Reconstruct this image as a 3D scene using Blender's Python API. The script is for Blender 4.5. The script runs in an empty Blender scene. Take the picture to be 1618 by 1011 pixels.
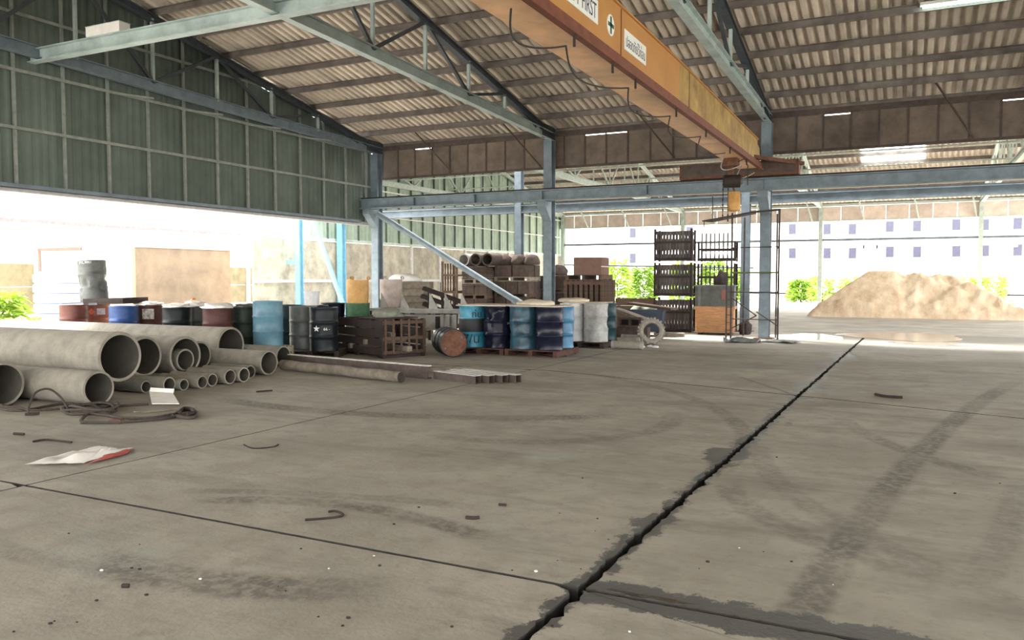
import bpy, bmesh, math, random
from mathutils import Vector, Matrix, noise
random.seed(7)
S = bpy.context.scene
COL = S.collection
PI = math.pi
# ---------------------------------------------------------------- camera
W, H, F, CX, CY, HC = 1618, 1011, 1280.0, 809.0, 505.5, 1.6
pitch = math.atan(65.5 / F); yaw = math.atan((1440 - CX) / F)
cam_d = bpy.data.cameras.new('camera'); cam = bpy.data.objects.new('camera', cam_d); COL.objects.link(cam)
cam_d.sensor_fit = 'HORIZONTAL'; cam_d.sensor_width = 36.0; cam_d.lens = 36.0 * F / W
cam_d.clip_start = 0.05; cam_d.clip_end = 600
cam.location = (0, 0, HC); cam.rotation_euler = (PI / 2 - pitch, 0, yaw)
S.camera = cam
# ---------------------------------------------------------------- daylight (bright overcast) and exposure
wd = bpy.data.worlds.new('overcast'); S.world = wd; wd.use_nodes = True
bg = wd.node_tree.nodes['Background']; bg.inputs[0].default_value = (1.0, 0.985, 0.955, 1); bg.inputs[1].default_value = 4.6
sun_d = bpy.data.lights.new('sun', 'SUN'); sun_d.energy = 10.0; sun_d.angle = math.radians(12); sun_d.color = (1, .96, .88)
sun = bpy.data.objects.new('sun', sun_d); COL.objects.link(sun)
sun.rotation_euler = (math.radians(38), 0, math.radians(-115))
vs = S.view_settings
vs.view_transform = 'Standard'; vs.look = 'None'; vs.gamma = 1; vs.use_curve_mapping = False; vs.exposure = 1.0

# ---------------------------------------------------------------- pixel helpers
cR = Vector((math.cos(yaw), math.sin(yaw), 0)); cH = Vector((-math.sin(yaw), math.cos(yaw), 0))
cF = cH * math.cos(pitch) + Vector((0, 0, -math.sin(pitch))); cU = cR.cross(cF); C0 = Vector((0, 0, HC))
def ray(x, y): return cF + cR * ((x - CX) / F) + cU * ((CY - y) / F)
def fl(x, y, z=0.0):
    r = ray(x, y); return C0 + r * ((z - HC) / r.z)
def py(x, y, Y):
    r = ray(x, y); return C0 + r * (Y / r.y)
def pX(x, y, X):
    r = ray(x, y); return C0 + r * (X / r.x)
def at(x, d, z=0.0):
    p = cR * ((x - CX) / F * d) + cH * d; return Vector((p.x, p.y, z))
# ---------------------------------------------------------------- materials
MATS = {}
def mat(name, col, rough=.7, metal=0, var=.25, scale=6, bump=.0, col2=None, rnd=0.0, streak=None, spec=.4):
    if name in MATS: return MATS[name]
    m = bpy.data.materials.new(name); m.use_nodes = True; MATS[name] = m
    nt = m.node_tree; N = nt.nodes; L = nt.links; b = N['Principled BSDF']
    b.inputs['Roughness'].default_value = rough; b.inputs['Metallic'].default_value = metal
    b.inputs['Specular IOR Level'].default_value = spec
    tc = N.new('ShaderNodeTexCoord'); mp = N.new('ShaderNodeMapping'); L.new(tc.outputs['Object'], mp.inputs[0])
    if streak: mp.inputs['Scale'].default_value = streak
    nz = N.new('ShaderNodeTexNoise'); nz.inputs['Scale'].default_value = scale; nz.inputs['Detail'].default_value = 6
    nz.inputs['Roughness'].default_value = .65; L.new(mp.outputs[0], nz.inputs['Vector'])
    rp = N.new('ShaderNodeValToRGB'); L.new(nz.outputs['Fac'], rp.inputs[0])
    c2 = col2 or tuple(c * (1 - var) for c in col); c1 = col if col2 else tuple(min(1, c * (1 + var * .6)) for c in col)
    rp.color_ramp.elements[0].position = .32; rp.color_ramp.elements[1].position = .68
    rp.color_ramp.elements[0].color = (*c2, 1); rp.color_ramp.elements[1].color = (*c1, 1)
    out = rp.outputs[0]
    if rnd:
        oi = N.new('ShaderNodeObjectInfo'); mr = N.new('ShaderNodeMapRange'); L.new(oi.outputs['Random'], mr.inputs[0])
        mr.inputs[3].default_value = 1 - rnd; mr.inputs[4].default_value = 1 + rnd * .6
        vm = N.new('ShaderNodeVectorMath'); vm.operation = 'SCALE'; L.new(out, vm.inputs[0]); L.new(mr.outputs[0], vm.inputs['Scale']); out = vm.outputs[0]
    L.new(out, b.inputs['Base Color'])
    if bump:
        n2 = N.new('ShaderNodeTexNoise'); n2.inputs['Scale'].default_value = scale * 8; n2.inputs['Detail'].default_value = 4; L.new(tc.outputs['Object'], n2.inputs['Vector'])
        bp = N.new('ShaderNodeBump'); bp.inputs['Strength'].default_value = bump; bp.inputs['Distance'].default_value = .02
        L.new(n2.outputs['Fac'], bp.inputs['Height']); L.new(bp.outputs[0], b.inputs['Normal'])
    return m
def M_(n): return MATS[n]
mat('steel_blue', (.155, .20, .235), .5, var=.3, scale=3)
mat('steel_pale', (.40, .49, .48), .45, var=.3, scale=2, spec=.5)
mat('steel_sky', (.22, .46, .60), .5, var=.15)
mat('steel_slate', (.055, .066, .078), .55, var=.3)
mat('steel_lit_top', (.62, .60, .56), .35, var=.3, scale=5)  # steel copy lightened to paint the light on upper faces
mat('yard_panel', (.15, .125, .075), .9, var=.3, scale=1.5)
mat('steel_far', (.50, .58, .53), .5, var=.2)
mat('steel_brown', (.075, .055, .045), .7, var=.4)
mat('rust', (.13, .055, .03), .75, var=.5, scale=9, bump=.2)
mat('rust_dark', (.028, .018, .016), .8, var=.5, scale=9)
mat('roof_sheet', (.50, .44, .37), .9, var=.4, scale=1.6, rnd=.18, bump=.15, streak=(1.5, .5, 1))
mat('purlin', (.18, .155, .14), .7, var=.45, scale=2)
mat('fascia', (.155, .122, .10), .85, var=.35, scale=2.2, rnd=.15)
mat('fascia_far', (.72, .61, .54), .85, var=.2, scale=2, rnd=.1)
mat('clad_green', (.10, .13, .112), .6, var=.25, scale=1.2, rnd=.15)
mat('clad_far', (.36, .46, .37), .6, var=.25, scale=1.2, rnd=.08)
mat('girt', (.23, .255, .235), .6, var=.25)
mat('girt_far', (.10, .12, .10), .6)
mat('flash', (.42, .42, .42), .5, var=.2)
mat('conc_panel', (.50, .46, .37), .9, var=.35, scale=2.5, rnd=.1, bump=.2)
mat('conc_pipe', (.245, .225, .185), .92, var=.3, scale=3.5, rnd=.12, bump=.35)
mat('conc_grey', (.34, .33, .30), .9, var=.3, scale=4, rnd=.1, bump=.2)
mat('paver', (.07, .05, .042), .95, var=.35, scale=8, rnd=.25, bump=.3)
mat('wood_pallet', (.10, .062, .042), .85, var=.4, scale=5, rnd=.3, streak=(1, 6, 6))
mat('wood_dark', (.035, .022, .018), .85, var=.4, scale=5, rnd=.25)
mat('wood_red', (.07, .03, .022), .85, var=.4, scale=5, rnd=.2)
mat('wood_box', (.42, .215, .10), .75, var=.35, scale=4, rnd=.12, streak=(1, 8, 8))
mat('wood_old', (.21, .18, .14), .9, var=.4, scale=6, rnd=.2)
mat('ply', (.62, .55, .43), .8, var=.2, scale=4)
mat('cloth_white', (.78, .76, .72), .9, var=.12, scale=6)
mat('crane', (.50, .25, .07), .5, var=.3, scale=1.1, col2=(.42, .20, .06))
mat('crane_old', (.48, .33, .10), .6, var=.4, scale=2.2, col2=(.22, .13, .05))
mat('crane_soffit_lit', (.80, .50, .29), .55, var=.3, scale=1.3)  # underside colour lifted to paint in the light it lacks
mat('crane_rail', (.17, .05, .025), .6, var=.3)
mat('cable', (.03, .025, .022), .7)
mat('rope', (.055, .042, .035), .75, var=.5, scale=30)
mat('sign_white', (.80, .83, .80), .5, var=.04)
mat('ink_navy', (.03, .04, .09), .6, var=.05)
mat('ink_green', (.06, .13, .085), .6, var=.05)
mat('ink_black', (.015, .018, .02), .6, var=.05)
mat('paint_white', (.75, .75, .72), .6, var=.1)
mat('d_red', (.13, .04, .03), .45, var=.35, scale=5)
mat('d_orange', (.28, .09, .055), .45, var=.3, scale=5)
mat('d_blue', (.02, .07, .24), .35, var=.4, scale=5)
mat('d_brown', (.085, .035, .03), .45, var=.4, scale=5, spec=.2)
mat('d_black', (.012, .016, .019), .35, var=.4, scale=5, spec=.2)
mat('d_grey', (.10, .108, .104), .45, var=.35, scale=5)
mat('d_green', (.025, .035, .027), .45, var=.4, scale=5, spec=.2)
mat('d_light', (.10, .215, .28), .4, var=.25, scale=4)
mat('d_navy', (.010, .012, .026), .25, var=.5, scale=6, spec=.2)
mat('d_cyan', (.035, .22, .32), .35, var=.35, scale=5)
mat('d_cyan_dark', (.035, .11, .16), .35, var=.55, scale=7, col2=(.012, .016, .022))
mat('d_azure', (.045, .17, .31), .35, var=.3, scale=5)
mat('d_silver', (.44, .46, .45), .45, var=.45, scale=6, col2=(.25, .24, .22))
mat('d_white', (.60, .61, .62), .45, var=.2, scale=5)
mat('d_teal', (.012, .04, .05), .35, var=.4, scale=5, spec=.2)
mat('tan', (.52, .29, .09), .5, var=.3, scale=4)
mat('bin_pink', (.42, .35, .315), .55, var=.3, scale=5)
mat('bin_green', (.045, .13, .06), .6, var=.35)
mat('rubber', (.035, .033, .031), .85, var=.3)
mat('rubber_dust', (.30, .275, .235), .95, var=.3, scale=14)
mat('cardboard', (.17, .105, .08), .9, var=.15)
mat('sand', (.78, .66, .50), .95, var=.35, scale=1.5, bump=.8, col2=(.50, .36, .24), streak=(1.6, 1, .5))
mat('bldg_white', (.86, .86, .86), .8, var=.04)
mat('glass_far', (.04, .042, .075), .15, var=.2)
mat('frame_far', (.22, .22, .27), .6, var=.1)
mat('plaster_tan_shaded', (.27, .205, .15), .9, var=.3, scale=1.2, bump=.1)  # hut front: its shade is put into the plaster colour
mat('plaster_pink_lit', (.62, .53, .50), .9, var=.35, scale=1.4)  # lit copy of the hut plaster, brightness put into the colour
mat('red_trim', (.45, .09, .07), .6)
mat('pale_wall', (.72, .70, .68), .9, var=.15)
mat('leaf', (.40, .56, .09), .6, var=.45, scale=2)
mat('leaf_dark', (.27, .43, .06), .6, var=.4, scale=2)
mat('stem', (.10, .12, .04), .8)
mat('scaff', (.045, .033, .03), .7, var=.4)
mat('ac_unit', (.45, .44, .55), .6)
mat('box_green', (.085, .09, .082), .7, var=.35, scale=5)
mat('blue_barrow', (.03, .045, .075), .5, var=.3)
mat('canvas', (.20, .21, .165), .95, var=.3)
mat('tank_white', (.82, .84, .87), .5, var=.05)
mat('tank_blue', (.13, .17, .40), .6, var=.1)
def emat(name, col, st):
    m = bpy.data.materials.new(name); m.use_nodes = True; MATS[name] = m
    b = m.node_tree.nodes['Principled BSDF']; b.inputs['Base Color'].default_value = (*col, 1)
    b.inputs['Emission Color'].default_value = (*col, 1); b.inputs['Emission Strength'].default_value = st
emat('tube_light', (.75, 1, .93), 9)
def skylight_mat():
    m = bpy.data.materials.new('translucent_sheet'); m.use_nodes = True; MATS['translucent_sheet'] = m
    nt = m.node_tree; nt.nodes.remove(nt.nodes['Principled BSDF']); t = nt.nodes.new('ShaderNodeBsdfTranslucent'); t.inputs[0].default_value = (.9, .95, .93, 1)
    nt.links.new(t.outputs[0], nt.nodes['Material Output'].inputs[0])
skylight_mat()
def water_mat():
    m = bpy.data.materials.new('water_film'); m.use_nodes = True; MATS['water_film'] = m
    b = m.node_tree.nodes['Principled BSDF']; b.inputs['Base Color'].default_value = (.05, .048, .042, 1)
    b.inputs['Roughness'].default_value = .1; b.inputs['Specular IOR Level'].default_value = .6
water_mat()

# floor concrete: stains and tyre marks with shapes of their own
def floor_mat():
    m = bpy.data.materials.new('yard_concrete'); m.use_nodes = True; MATS['yard_concrete'] = m
    nt = m.node_tree; N = nt.nodes; L = nt.links; b = N['Principled BSDF']
    def V(x): return x
    def math_(op, a, c=None, d=None, clamp=False):
        n = N.new('ShaderNodeMath'); n.operation = op; n.use_clamp = clamp
        for i, v in enumerate((a, c, d)):
            if v is None: continue
            if isinstance(v, (int, float)): n.inputs[i].default_value = v
            else: L.new(v, n.inputs[i])
        return n.outputs[0]
    def step(v, a, c2):
        n = N.new('ShaderNodeMapRange'); n.interpolation_type = 'SMOOTHSTEP'; L.new(v, n.inputs[0])
        n.inputs[1].default_value = a; n.inputs[2].default_value = c2; return n.outputs[0]
    def nz(scale, detail=6, rough=.6, vec=None):
        n = N.new('ShaderNodeTexNoise'); n.inputs['Scale'].default_value = scale; n.inputs['Detail'].default_value = detail; n.inputs['Roughness'].default_value = rough
        L.new(vec or geo.outputs['Position'], n.inputs['Vector']); return n.outputs['Fac']
    def mix(fac, a, c2, f=1.0, mode='MIX'):
        n = N.new('ShaderNodeMix'); n.data_type = 'RGBA'; n.blend_type = mode
        if isinstance(fac, (int, float)): n.inputs[0].default_value = fac
        else: L.new(math_('MULTIPLY', fac, f), n.inputs[0])
        for i, v in ((6, a), (7, c2)):
            if isinstance(v, tuple): n.inputs[i].default_value = (*v, 1)
            else: L.new(v, n.inputs[i])
        return n.outputs[2]
    geo = N.new('ShaderNodeNewGeometry'); sx = N.new('ShaderNodeSeparateXYZ'); L.new(geo.outputs['Position'], sx.inputs[0]); X, Y = sx.outputs[0], sx.outputs[1]
    mp = N.new('ShaderNodeMapping'); L.new(geo.outputs['Position'], mp.inputs[0]); mp.inputs['Rotation'].default_value = (0, 0, .45); mp.inputs['Scale'].default_value = (.35, 1.6, 1)
    c = mix(step(nz(.7), .35, .65), (.275, .252, .205), (.37, .343, .285))
    c = mix(step(nz(3.2, 8), .45, .75), c, (.22, .20, .165), .6)
    c = mix(step(nz(1.1, 5, .7, mp.outputs[0]), .48, .70), c, (.155, .14, .112), .55)
    c = mix(step(nz(.33, 6, .7), .50, .70), c, (.165, .15, .12), .5)
    c = mix(step(nz(.55, 4), .60, .70), c, (.29, .315, .275), .6)          # pale greenish scuffed patches
    c = mix(step(nz(22, 3), .62, .75), c, (.19, .172, .145), .4)
    c = mix(step(nz(90, 2), .66, .72), c, (.16, .15, .13), .5)
    c = mix(step(nz(7, 9, .75), .48, .72), c, (.17, .155, .125), .5)
    c = mix(step(nz(2.2, 8, .7), .56, .72), c, (.40, .375, .315), .45)
    # tyre tracks: arcs through three floor points
    def circ(p, q, r):
        ax, ay, bx, by, cx, cy = p.x, p.y, q.x, q.y, r.x, r.y
        d = 2 * (ax * (by - cy) + bx * (cy - ay) + cx * (ay - by))
        ux = ((ax * ax + ay * ay) * (by - cy) + (bx * bx + by * by) * (cy - ay) + (cx * cx + cy * cy) * (ay - by)) / d
        uy = ((ax * ax + ay * ay) * (cx - bx) + (bx * bx + by * by) * (ax - cx) + (cx * cx + cy * cy) * (bx - ax)) / d
        return ux, uy, math.hypot(ax - ux, ay - uy)
    brk = step(nz(.9, 3), .38, .58)
    tr = None
    for pts, w, s in (([(1310, 900), (1450, 720), (1610, 600)], .15, .7), ([(1540, 930), (1590, 830), (1612, 760)], .13, .35),
                      ([(150, 880), (330, 920), (560, 930)], .22, .8), ([(330, 790), (560, 800), (760, 850)], .13, .75), ([(300, 775), (520, 782), (740, 800)], .1, .55),
                      ([(340, 628), (600, 655), (860, 660)], .22, .75), ([(700, 690), (980, 690), (1060, 655)], .16, .4), ([(930, 590), (1120, 640), (1180, 720)], .14, .45),
                      ([(1150, 760), (1230, 830), (1330, 870)], .15, .4), ([(1200, 700), (1280, 800), (1370, 850)], .14, .35), ([(1330, 660), (1400, 700), (1440, 715)], .14, .5),
                      ([(0, 860), (120, 890), (240, 890)], .12, .35)):
        P = [fl(*q) for q in pts]; ux, uy, rr = circ(*P)
        dx = math_('SUBTRACT', X, ux); dy = math_('SUBTRACT', Y, uy)
        d = math_('SQRT', math_('ADD', math_('MULTIPLY', dx, dx), math_('MULTIPLY', dy, dy)))
        band = math_('MULTIPLY', step(math_('ABSOLUTE', math_('SUBTRACT', d, rr)), w, w * .45), s)
        mid = P[1]; reach = max((P[0] - mid).length, (P[2] - mid).length)
        ddx = math_('SUBTRACT', X, mid.x); ddy = math_('SUBTRACT', Y, mid.y)
        dd = math_('SQRT', math_('ADD', math_('MULTIPLY', ddx, ddx), math_('MULTIPLY', ddy, ddy)))
        band = math_('MULTIPLY', band, step(dd, reach * 1.15, reach * .75))
        tr = band if tr is None else math_('MAXIMUM', tr, band)
    tread = nz(14, 2); tr = math_('MULTIPLY', tr, math_('ADD', .45, math_('MULTIPLY', step(tread, .35, .6), .6)))
    c = mix(math_('MULTIPLY', tr, math_('ADD', .5, math_('MULTIPLY', brk, .5))), c, (.09, .08, .064), 1.0)
    # wet staining along the open crack and along the cross joint
    wob = math_('MULTIPLY', math_('SUBTRACT', nz(4.5, 8, .8), .5), .55)
    xl = math_('ADD', math_('MULTIPLY', Y, .0195), -1.585)
    d1 = math_('ABSOLUTE', math_('ADD', math_('SUBTRACT', X, xl), wob))
    blot = math_('MULTIPLY', step(nz(.75, 2), .47, .62), step(Y, 4.0, 5.6))
    wid = math_('ADD', .06, math_('MULTIPLY', blot, .17))
    wet1 = math_('LESS_THAN', d1, wid)
    wet1 = math_('MULTIPLY', wet1, math_('LESS_THAN', Y, 19.2))
    d3 = math_('ABSOLUTE', math_('ADD', math_('SUBTRACT', Y, math_('ADD', 3.83, math_('MULTIPLY', X, -.01))), math_('MULTIPLY', wob, .8)))
    wet3 = math_('MULTIPLY', math_('LESS_THAN', d3, .17), math_('MULTIPLY', math_('GREATER_THAN', X, -1.5), math_('LESS_THAN', X, .15)))
    far = math_('MULTIPLY', step(math_('ADD', Y, math_('MULTIPLY', wob, 5)), 18.6, 20.0), step(X, -3.4, -1.8))
    wet = math_('MAXIMUM', wet1, wet3)
    c = mix(wet, c, (.07, .07, .067), .92)
    c = mix(far, c, (.12, .112, .098), .6)
    L.new(c, b.inputs['Base Color'])
    ro = math_('SUBTRACT', .86, math_('MULTIPLY', math_('MAXIMUM', wet, math_('MULTIPLY', far, .5)), .38)); L.new(ro, b.inputs['Roughness'])
    bp = N.new('ShaderNodeBump'); bp.inputs['Strength'].default_value = .25; bp.inputs['Distance'].default_value = .02; L.new(nz(30, 5), bp.inputs['Height']); L.new(bp.outputs[0], b.inputs['Normal'])
floor_mat()
mat('joint_fill', (.035, .032, .028), .9, var=.3)
mat('ground', (.55, .52, .47), .95, var=.2, scale=.4)

# ---------------------------------------------------------------- mesh builder
class MB:
    def __init__(s): s.v = []; s.f = []
    def add(s, vs, fs):
        o = len(s.v); s.v += [tuple(v) for v in vs]; s.f += [tuple(i + o for i in f) for f in fs]; return s
    def hexa(s, c): return s.add(c, [(0, 3, 2, 1), (4, 5, 6, 7), (0, 1, 5, 4), (1, 2, 6, 5), (2, 3, 7, 6), (3, 0, 4, 7)])
    def box(s, x0, x1, y0, y1, z0, z1):
        return s.hexa([(x0, y0, z0), (x1, y0, z0), (x1, y1, z0), (x0, y1, z0), (x0, y0, z1), (x1, y0, z1), (x1, y1, z1), (x0, y1, z1)])
    def bar(s, p, q, w, h, up=(0, 0, 1)):
        p, q = Vector(p), Vector(q); d = (q - p).normalized(); u = Vector(up)
        if abs(d.dot(u)) > .98: u = Vector((0, 1, 0))
        a = d.cross(u).normalized(); u = a.cross(d).normalized(); a = a * w / 2; u = u * h / 2
        return s.hexa([p - a - u, p + a - u, q + a - u, q - a - u, p - a + u, p + a + u, q + a + u, q - a + u])
    def ibeam(s, p, q, w, h, t=.02, up=(0, 0, 1)):
        u = Vector(up) * (h / 2 - t / 2); p, q = Vector(p), Vector(q)
        s.bar(p + u, q + u, w, t, up); s.bar(p - u, q - u, w, t, up); return s.bar(p, q, t, h - 2 * t, up)
    def tube(s, p, q, r, n=10, r2=None, caps=True):
        p, q = Vector(p), Vector(q); d = (q - p).normalized(); u = Vector((0, 0, 1)) if abs(d.z) < .95 else Vector((1, 0, 0))
        a = d.cross(u).normalized(); b = a.cross(d); r2 = r if r2 is None else r2
        vs = [p + (a * math.cos(t) + b * math.sin(t)) * r for t in [2 * PI * i / n for i in range(n)]] + [q + (a * math.cos(t) + b * math.sin(t)) * r2 for t in [2 * PI * i / n for i in range(n)]]
        fs = [(i, i + n, (i + 1) % n + n, (i + 1) % n) for i in range(n)]
        if caps: fs += [tuple(range(n)), tuple(range(2 * n - 1, n - 1, -1))]
        return s.add(vs, fs)
    def lathe(s, prof, n=28, mtx=None, close=False):
        vs = []; k = len(prof)
        for i in range(n):
            t = 2 * PI * i / n
            for r, z in prof:
                v = Vector((r * math.cos(t), r * math.sin(t), z)); vs.append(mtx @ v if mtx else v)
        fs = [(i * k + j, ((i + 1) % n) * k + j, ((i + 1) % n) * k + j + 1, i * k + j + 1) for i in range(n) for j in range(k - 1)]
        if close: fs += [(i * k + k - 1, ((i + 1) % n) * k + k - 1, ((i + 1) % n) * k, i * k) for i in range(n)]
        return s.add(vs, fs)
    def prism(s, poly, z0, z1):
        n = len(poly); vs = [(x, y, z0) for x, y in poly] + [(x, y, z1) for x, y in poly]
        return s.add(vs, [tuple(range(n - 1, -1, -1)), tuple(range(n, 2 * n))] + [(i, (i + 1) % n, (i + 1) % n + n, i + n) for i in range(n)])
    def slab3(s, pts, nrm, t):
        nrm = Vector(nrm) * t; n = len(pts); pts = [Vector(p) for p in pts]
        return s.add(pts + [p + nrm for p in pts], [tuple(range(n - 1, -1, -1)), tuple(range(n, 2 * n))] + [(i, (i + 1) % n, (i + 1) % n + n, i + n) for i in range(n)])
    def path(s, pts, r, n=7):
        pts = [Vector(p) for p in pts]; rings = []; u = Vector((0, 0, 1))
        for i, p in enumerate(pts):
            d = (pts[min(i + 1, len(pts) - 1)] - pts[max(i - 1, 0)]).normalized()
            uu = u if abs(d.dot(u)) < .95 else Vector((0, 1, 0)); a = d.cross(uu).normalized(); b = a.cross(d)
            rings += [p + (a * math.cos(2 * PI * j / n) + b * math.sin(2 * PI * j / n)) * r for j in range(n)]
        k = len(pts); fs = [(i * n + j, i * n + (j + 1) % n, (i + 1) * n + (j + 1) % n, (i + 1) * n + j) for i in range(k - 1) for j in range(n)]
        fs += [tuple(range(n - 1, -1, -1)), tuple(range((k - 1) * n, k * n))]
        return s.add(rings, fs)
    def mesh(s, name, off=None, smooth=False):
        me = bpy.data.meshes.new(name); vs = s.v if off is None else [(v[0] - off.x, v[1] - off.y, v[2] - off.z) for v in s.v]
        me.from_pydata(vs, [], s.f); bm = bmesh.new(); bm.from_mesh(me); bmesh.ops.recalc_face_normals(bm, faces=bm.faces); bm.to_mesh(me); bm.free()
        if smooth: me.set_sharp_from_angle(angle=math.radians(38)) if smooth != 'all' else None; me.polygons.foreach_set('use_smooth', [True] * len(me.polygons)) if smooth == 'all' else None
        return me
def smooth_me(me, ang=38):
    me.polygons.foreach_set('use_smooth', [True] * len(me.polygons)); me.set_sharp_from_angle(angle=math.radians(ang)); return me
def wloc(o):
    v = Vector((0, 0, 0))
    while o: v += o.location; o = o.parent
    return v
def obj(name, mb, material, parent=None, world=False, smooth=False, loc=None, rot=None):
    """one mesh object; world=True: the builder holds world coordinates"""
    if isinstance(mb, MB):
        off = None
        if world: off = wloc(parent) if parent else None
        me = mb.mesh(name, off)
        if smooth: smooth_me(me)
    else: me = mb
    if not me.materials: me.materials.append(M_(material) if isinstance(material, str) else material)
    o = bpy.data.objects.new(name, me); COL.objects.link(o); o.parent = parent
    if loc is not None: o.location = loc
    if rot is not None: o.rotation_euler = rot
    return o
def tag(o, label, cat, group=None):
    o['label'] = label; o['category'] = cat
    if group: o['group'] = group
    return o
def thing(name, label, cat, loc=(0, 0, 0), rz=0, group=None, rot=None):
    o = bpy.data.objects.new(name, None); COL.objects.link(o); o.location = loc; o.rotation_euler = rot or (0, 0, rz); o.empty_display_size = .1
    return tag(o, label, cat, group)
def struct(o): o['kind'] = 'structure'; return o
def text_mesh(body, size, ext=.002, align='CENTER'):
    cu = bpy.data.curves.new('lettering', 'FONT'); cu.body = body; cu.size = size; cu.extrude = ext; cu.align_x = align; cu.align_y = 'CENTER'; cu.resolution_u = 3
    to = bpy.data.objects.new('lettering_tmp', cu); COL.objects.link(to); bpy.context.view_layer.update()
    me = bpy.data.meshes.new_from_object(to.evaluated_get(bpy.context.evaluated_depsgraph_get())); bpy.data.objects.remove(to); bpy.data.curves.remove(cu)
    return me
def wrap_text(body, size, r, z, ang, sx=1.0):
    me = text_mesh(body, size, .002)
    for v in me.vertices:
        t = ang + v.co.x * sx / r; rr = r + .004 + v.co.z; zz = z + v.co.y
        v.co = (rr * math.cos(t), rr * math.sin(t), zz)
    return me

# ================================================================ STRUCTURE
g = MB(); g.add([(-160, -60, -.145), (160, -60, -.145), (160, 220, -.145), (-160, 220, -.145)], [(0, 1, 2, 3)])
struct(obj('ground', g, 'ground'))
fb = MB(); fb.box(-15.6, 12.2, -11.5, 26, -.14, -.101)
floor = struct(obj('floor', fb, 'joint_fill'))
XJ = [(-15.4, .01), (-10.8, .015), (-6.2, .0186), (-1.57, .0185), (3.1, .015), (7.7, .015), (12.1, 0)]
def xj(i, Y): return XJ[i][0] + XJ[i][1] * Y
def yj(j, X):
    if j == 3: return 11.62 - .30 * (min(max(X, -5.6), 4.0) + 1.4)
    return [-11.4, -3.8, 3.83, 0, 19.0, 25.9][j] + (-.01 * X if j == 2 else 0)
def jit(a, b, k): return (noise.noise((a * 3.1, b * 3.1, k)) * .6 + noise.noise((a * 9, b * 9, k + 5)) * .5 + noise.noise((a * 27, b * 27, k + 9)) * .6)
def slab(i, j):
    x0e = lambda Y: xj(i, Y); x1e = lambda Y: xj(i + 1, Y)
    amp = lambda q: .075 if q == 3 else .006
    gapx = lambda q: .016 if q == 3 else .008
    gapy = lambda q: .014 if q == 2 else (.021 if q == 3 else .007)
    n = 150; pts = []
    xm0, xm1 = xj(i, yj(j, 0)), xj(i + 1, yj(j, 0))
    for k in range(n):       # near edge
        X = xm0 + (xm1 - xm0) * k / n; a = .02 if (j == 2 and -1.6 <= X < 1) else .006
        pts.append([X, yj(j, X) + gapy(j) + abs(jit(X, j, 1)) * a])
    Ya, Yb = yj(j, xm1), yj(j + 1, xm1)
    for k in range(n):
        Y = Ya + (Yb - Ya) * k / n; pts.append([x1e(Y) - gapx(i + 1) - abs(jit(Y, i + 1, 2)) * amp(i + 1), Y])
    for k in range(n):
        X = xm1 + (xm0 - xm1) * k / n; a = .02 if (j + 1 == 2 and -1.6 <= X < 1) else .006
        pts.append([X, yj(j + 1, X) - gapy(j + 1) - abs(jit(X, j + 1, 3)) * a])
    Ya, Yb = yj(j + 1, xm0), yj(j, xm0)
    for k in range(n):
        Y = Ya + (Yb - Ya) * k / n; pts.append([x0e(Y) + gapx(i) + abs(jit(Y, i, 4)) * amp(i), Y])
    for q in (0, n, 2 * n, 3 * n):   # corners clear of the joints
        x, y = pts[q]; x = min(max(x, x0e(y) + gapx(i) + .004), x1e(y) - gapx(i + 1) - .004); y = min(max(y, yj(j, x) + gapy(j)), yj(j + 1, x) - gapy(j + 1)); pts[q] = [x, y]
    for p in pts:
        p[0] = min(max(p[0], x0e(p[1]) + gapx(i)), x1e(p[1]) - gapx(i + 1)); p[1] = min(max(p[1], yj(j, p[0]) + gapy(j)), yj(j + 1, p[0]) - gapy(j + 1))
    o = obj('slab', MB().prism(pts, -.10, 0), 'yard_concrete', floor); o.data.materials.append(M_('joint_fill'))
    for pg in o.data.polygons: pg.material_index = 0 if len(pg.vertices) > 4 else 1
for i in range(6):
    for j in range(5): slab(i, j)
fy = MB(); fy.box(-19.5, 14, 26.0, 48, -.14, -.012)
struct(obj('floor', fy, mat('yard_far', (.37, .345, .30), .75, var=.3, scale=.8)))

# ---- main roof: corrugated sheets on purlins
RS = .2                                       # roof slope
RIDGE, EAVE, BACK = 7.3, 22.9, -8.3
def zroof(Y): return 6.2 + RS * (22.3 - Y) if Y >= RIDGE else 6.2 + RS * (22.3 - RIDGE) - RS * (RIDGE - Y)
def sheet_mesh(name, width, length, waves, amp, slope, seg=8):
    mb = MB(); n = waves * seg; vs = []
    for k in (0, .5, 1):
        for i in range(n + 1): vs.append((width * i / n, -length * k, slope * length * k + amp * math.tanh(3 * (math.cos(2 * PI * i / seg) - .4))))
    fs = [(r * (n + 1) + i, r * (n + 1) + i + 1, (r + 1) * (n + 1) + i + 1, (r + 1) * (n + 1) + i) for r in range(2) for i in range(n)]
    return smooth_me(mb.add(vs, fs).mesh(name), 80)
SW = 1.28
sm = sheet_mesh('roof_sheet', SW + .02, 2.42, 6, .055, RS + .012, 12)
sm.materials.append(M_('roof_sheet'))
rm = MB().bar((-16.6, RIDGE, zroof(RIDGE) + .1), (9.6, RIDGE, zroof(RIDGE) + .1), .5, .05)
ceil_ = struct(obj('ceiling', rm, 'roof_sheet'))
for r in range(7):
    y = EAVE - r * 2.27
    for k in range(20):
        o = obj('roof_sheet', sm, None, ceil_, loc=(-16.5 + k * SW, y, zroof(y) + .0))
sm2 = sm
for r in range(7):
    y = BACK + r * 2.27
    for k in range(20):
        o = obj('roof_sheet', sm2, None, ceil_, loc=(-16.5 + (k + 1) * SW, y, zroof(y)), rot=(0, 0, PI))
Y = EAVE - .25
pu = []
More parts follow.
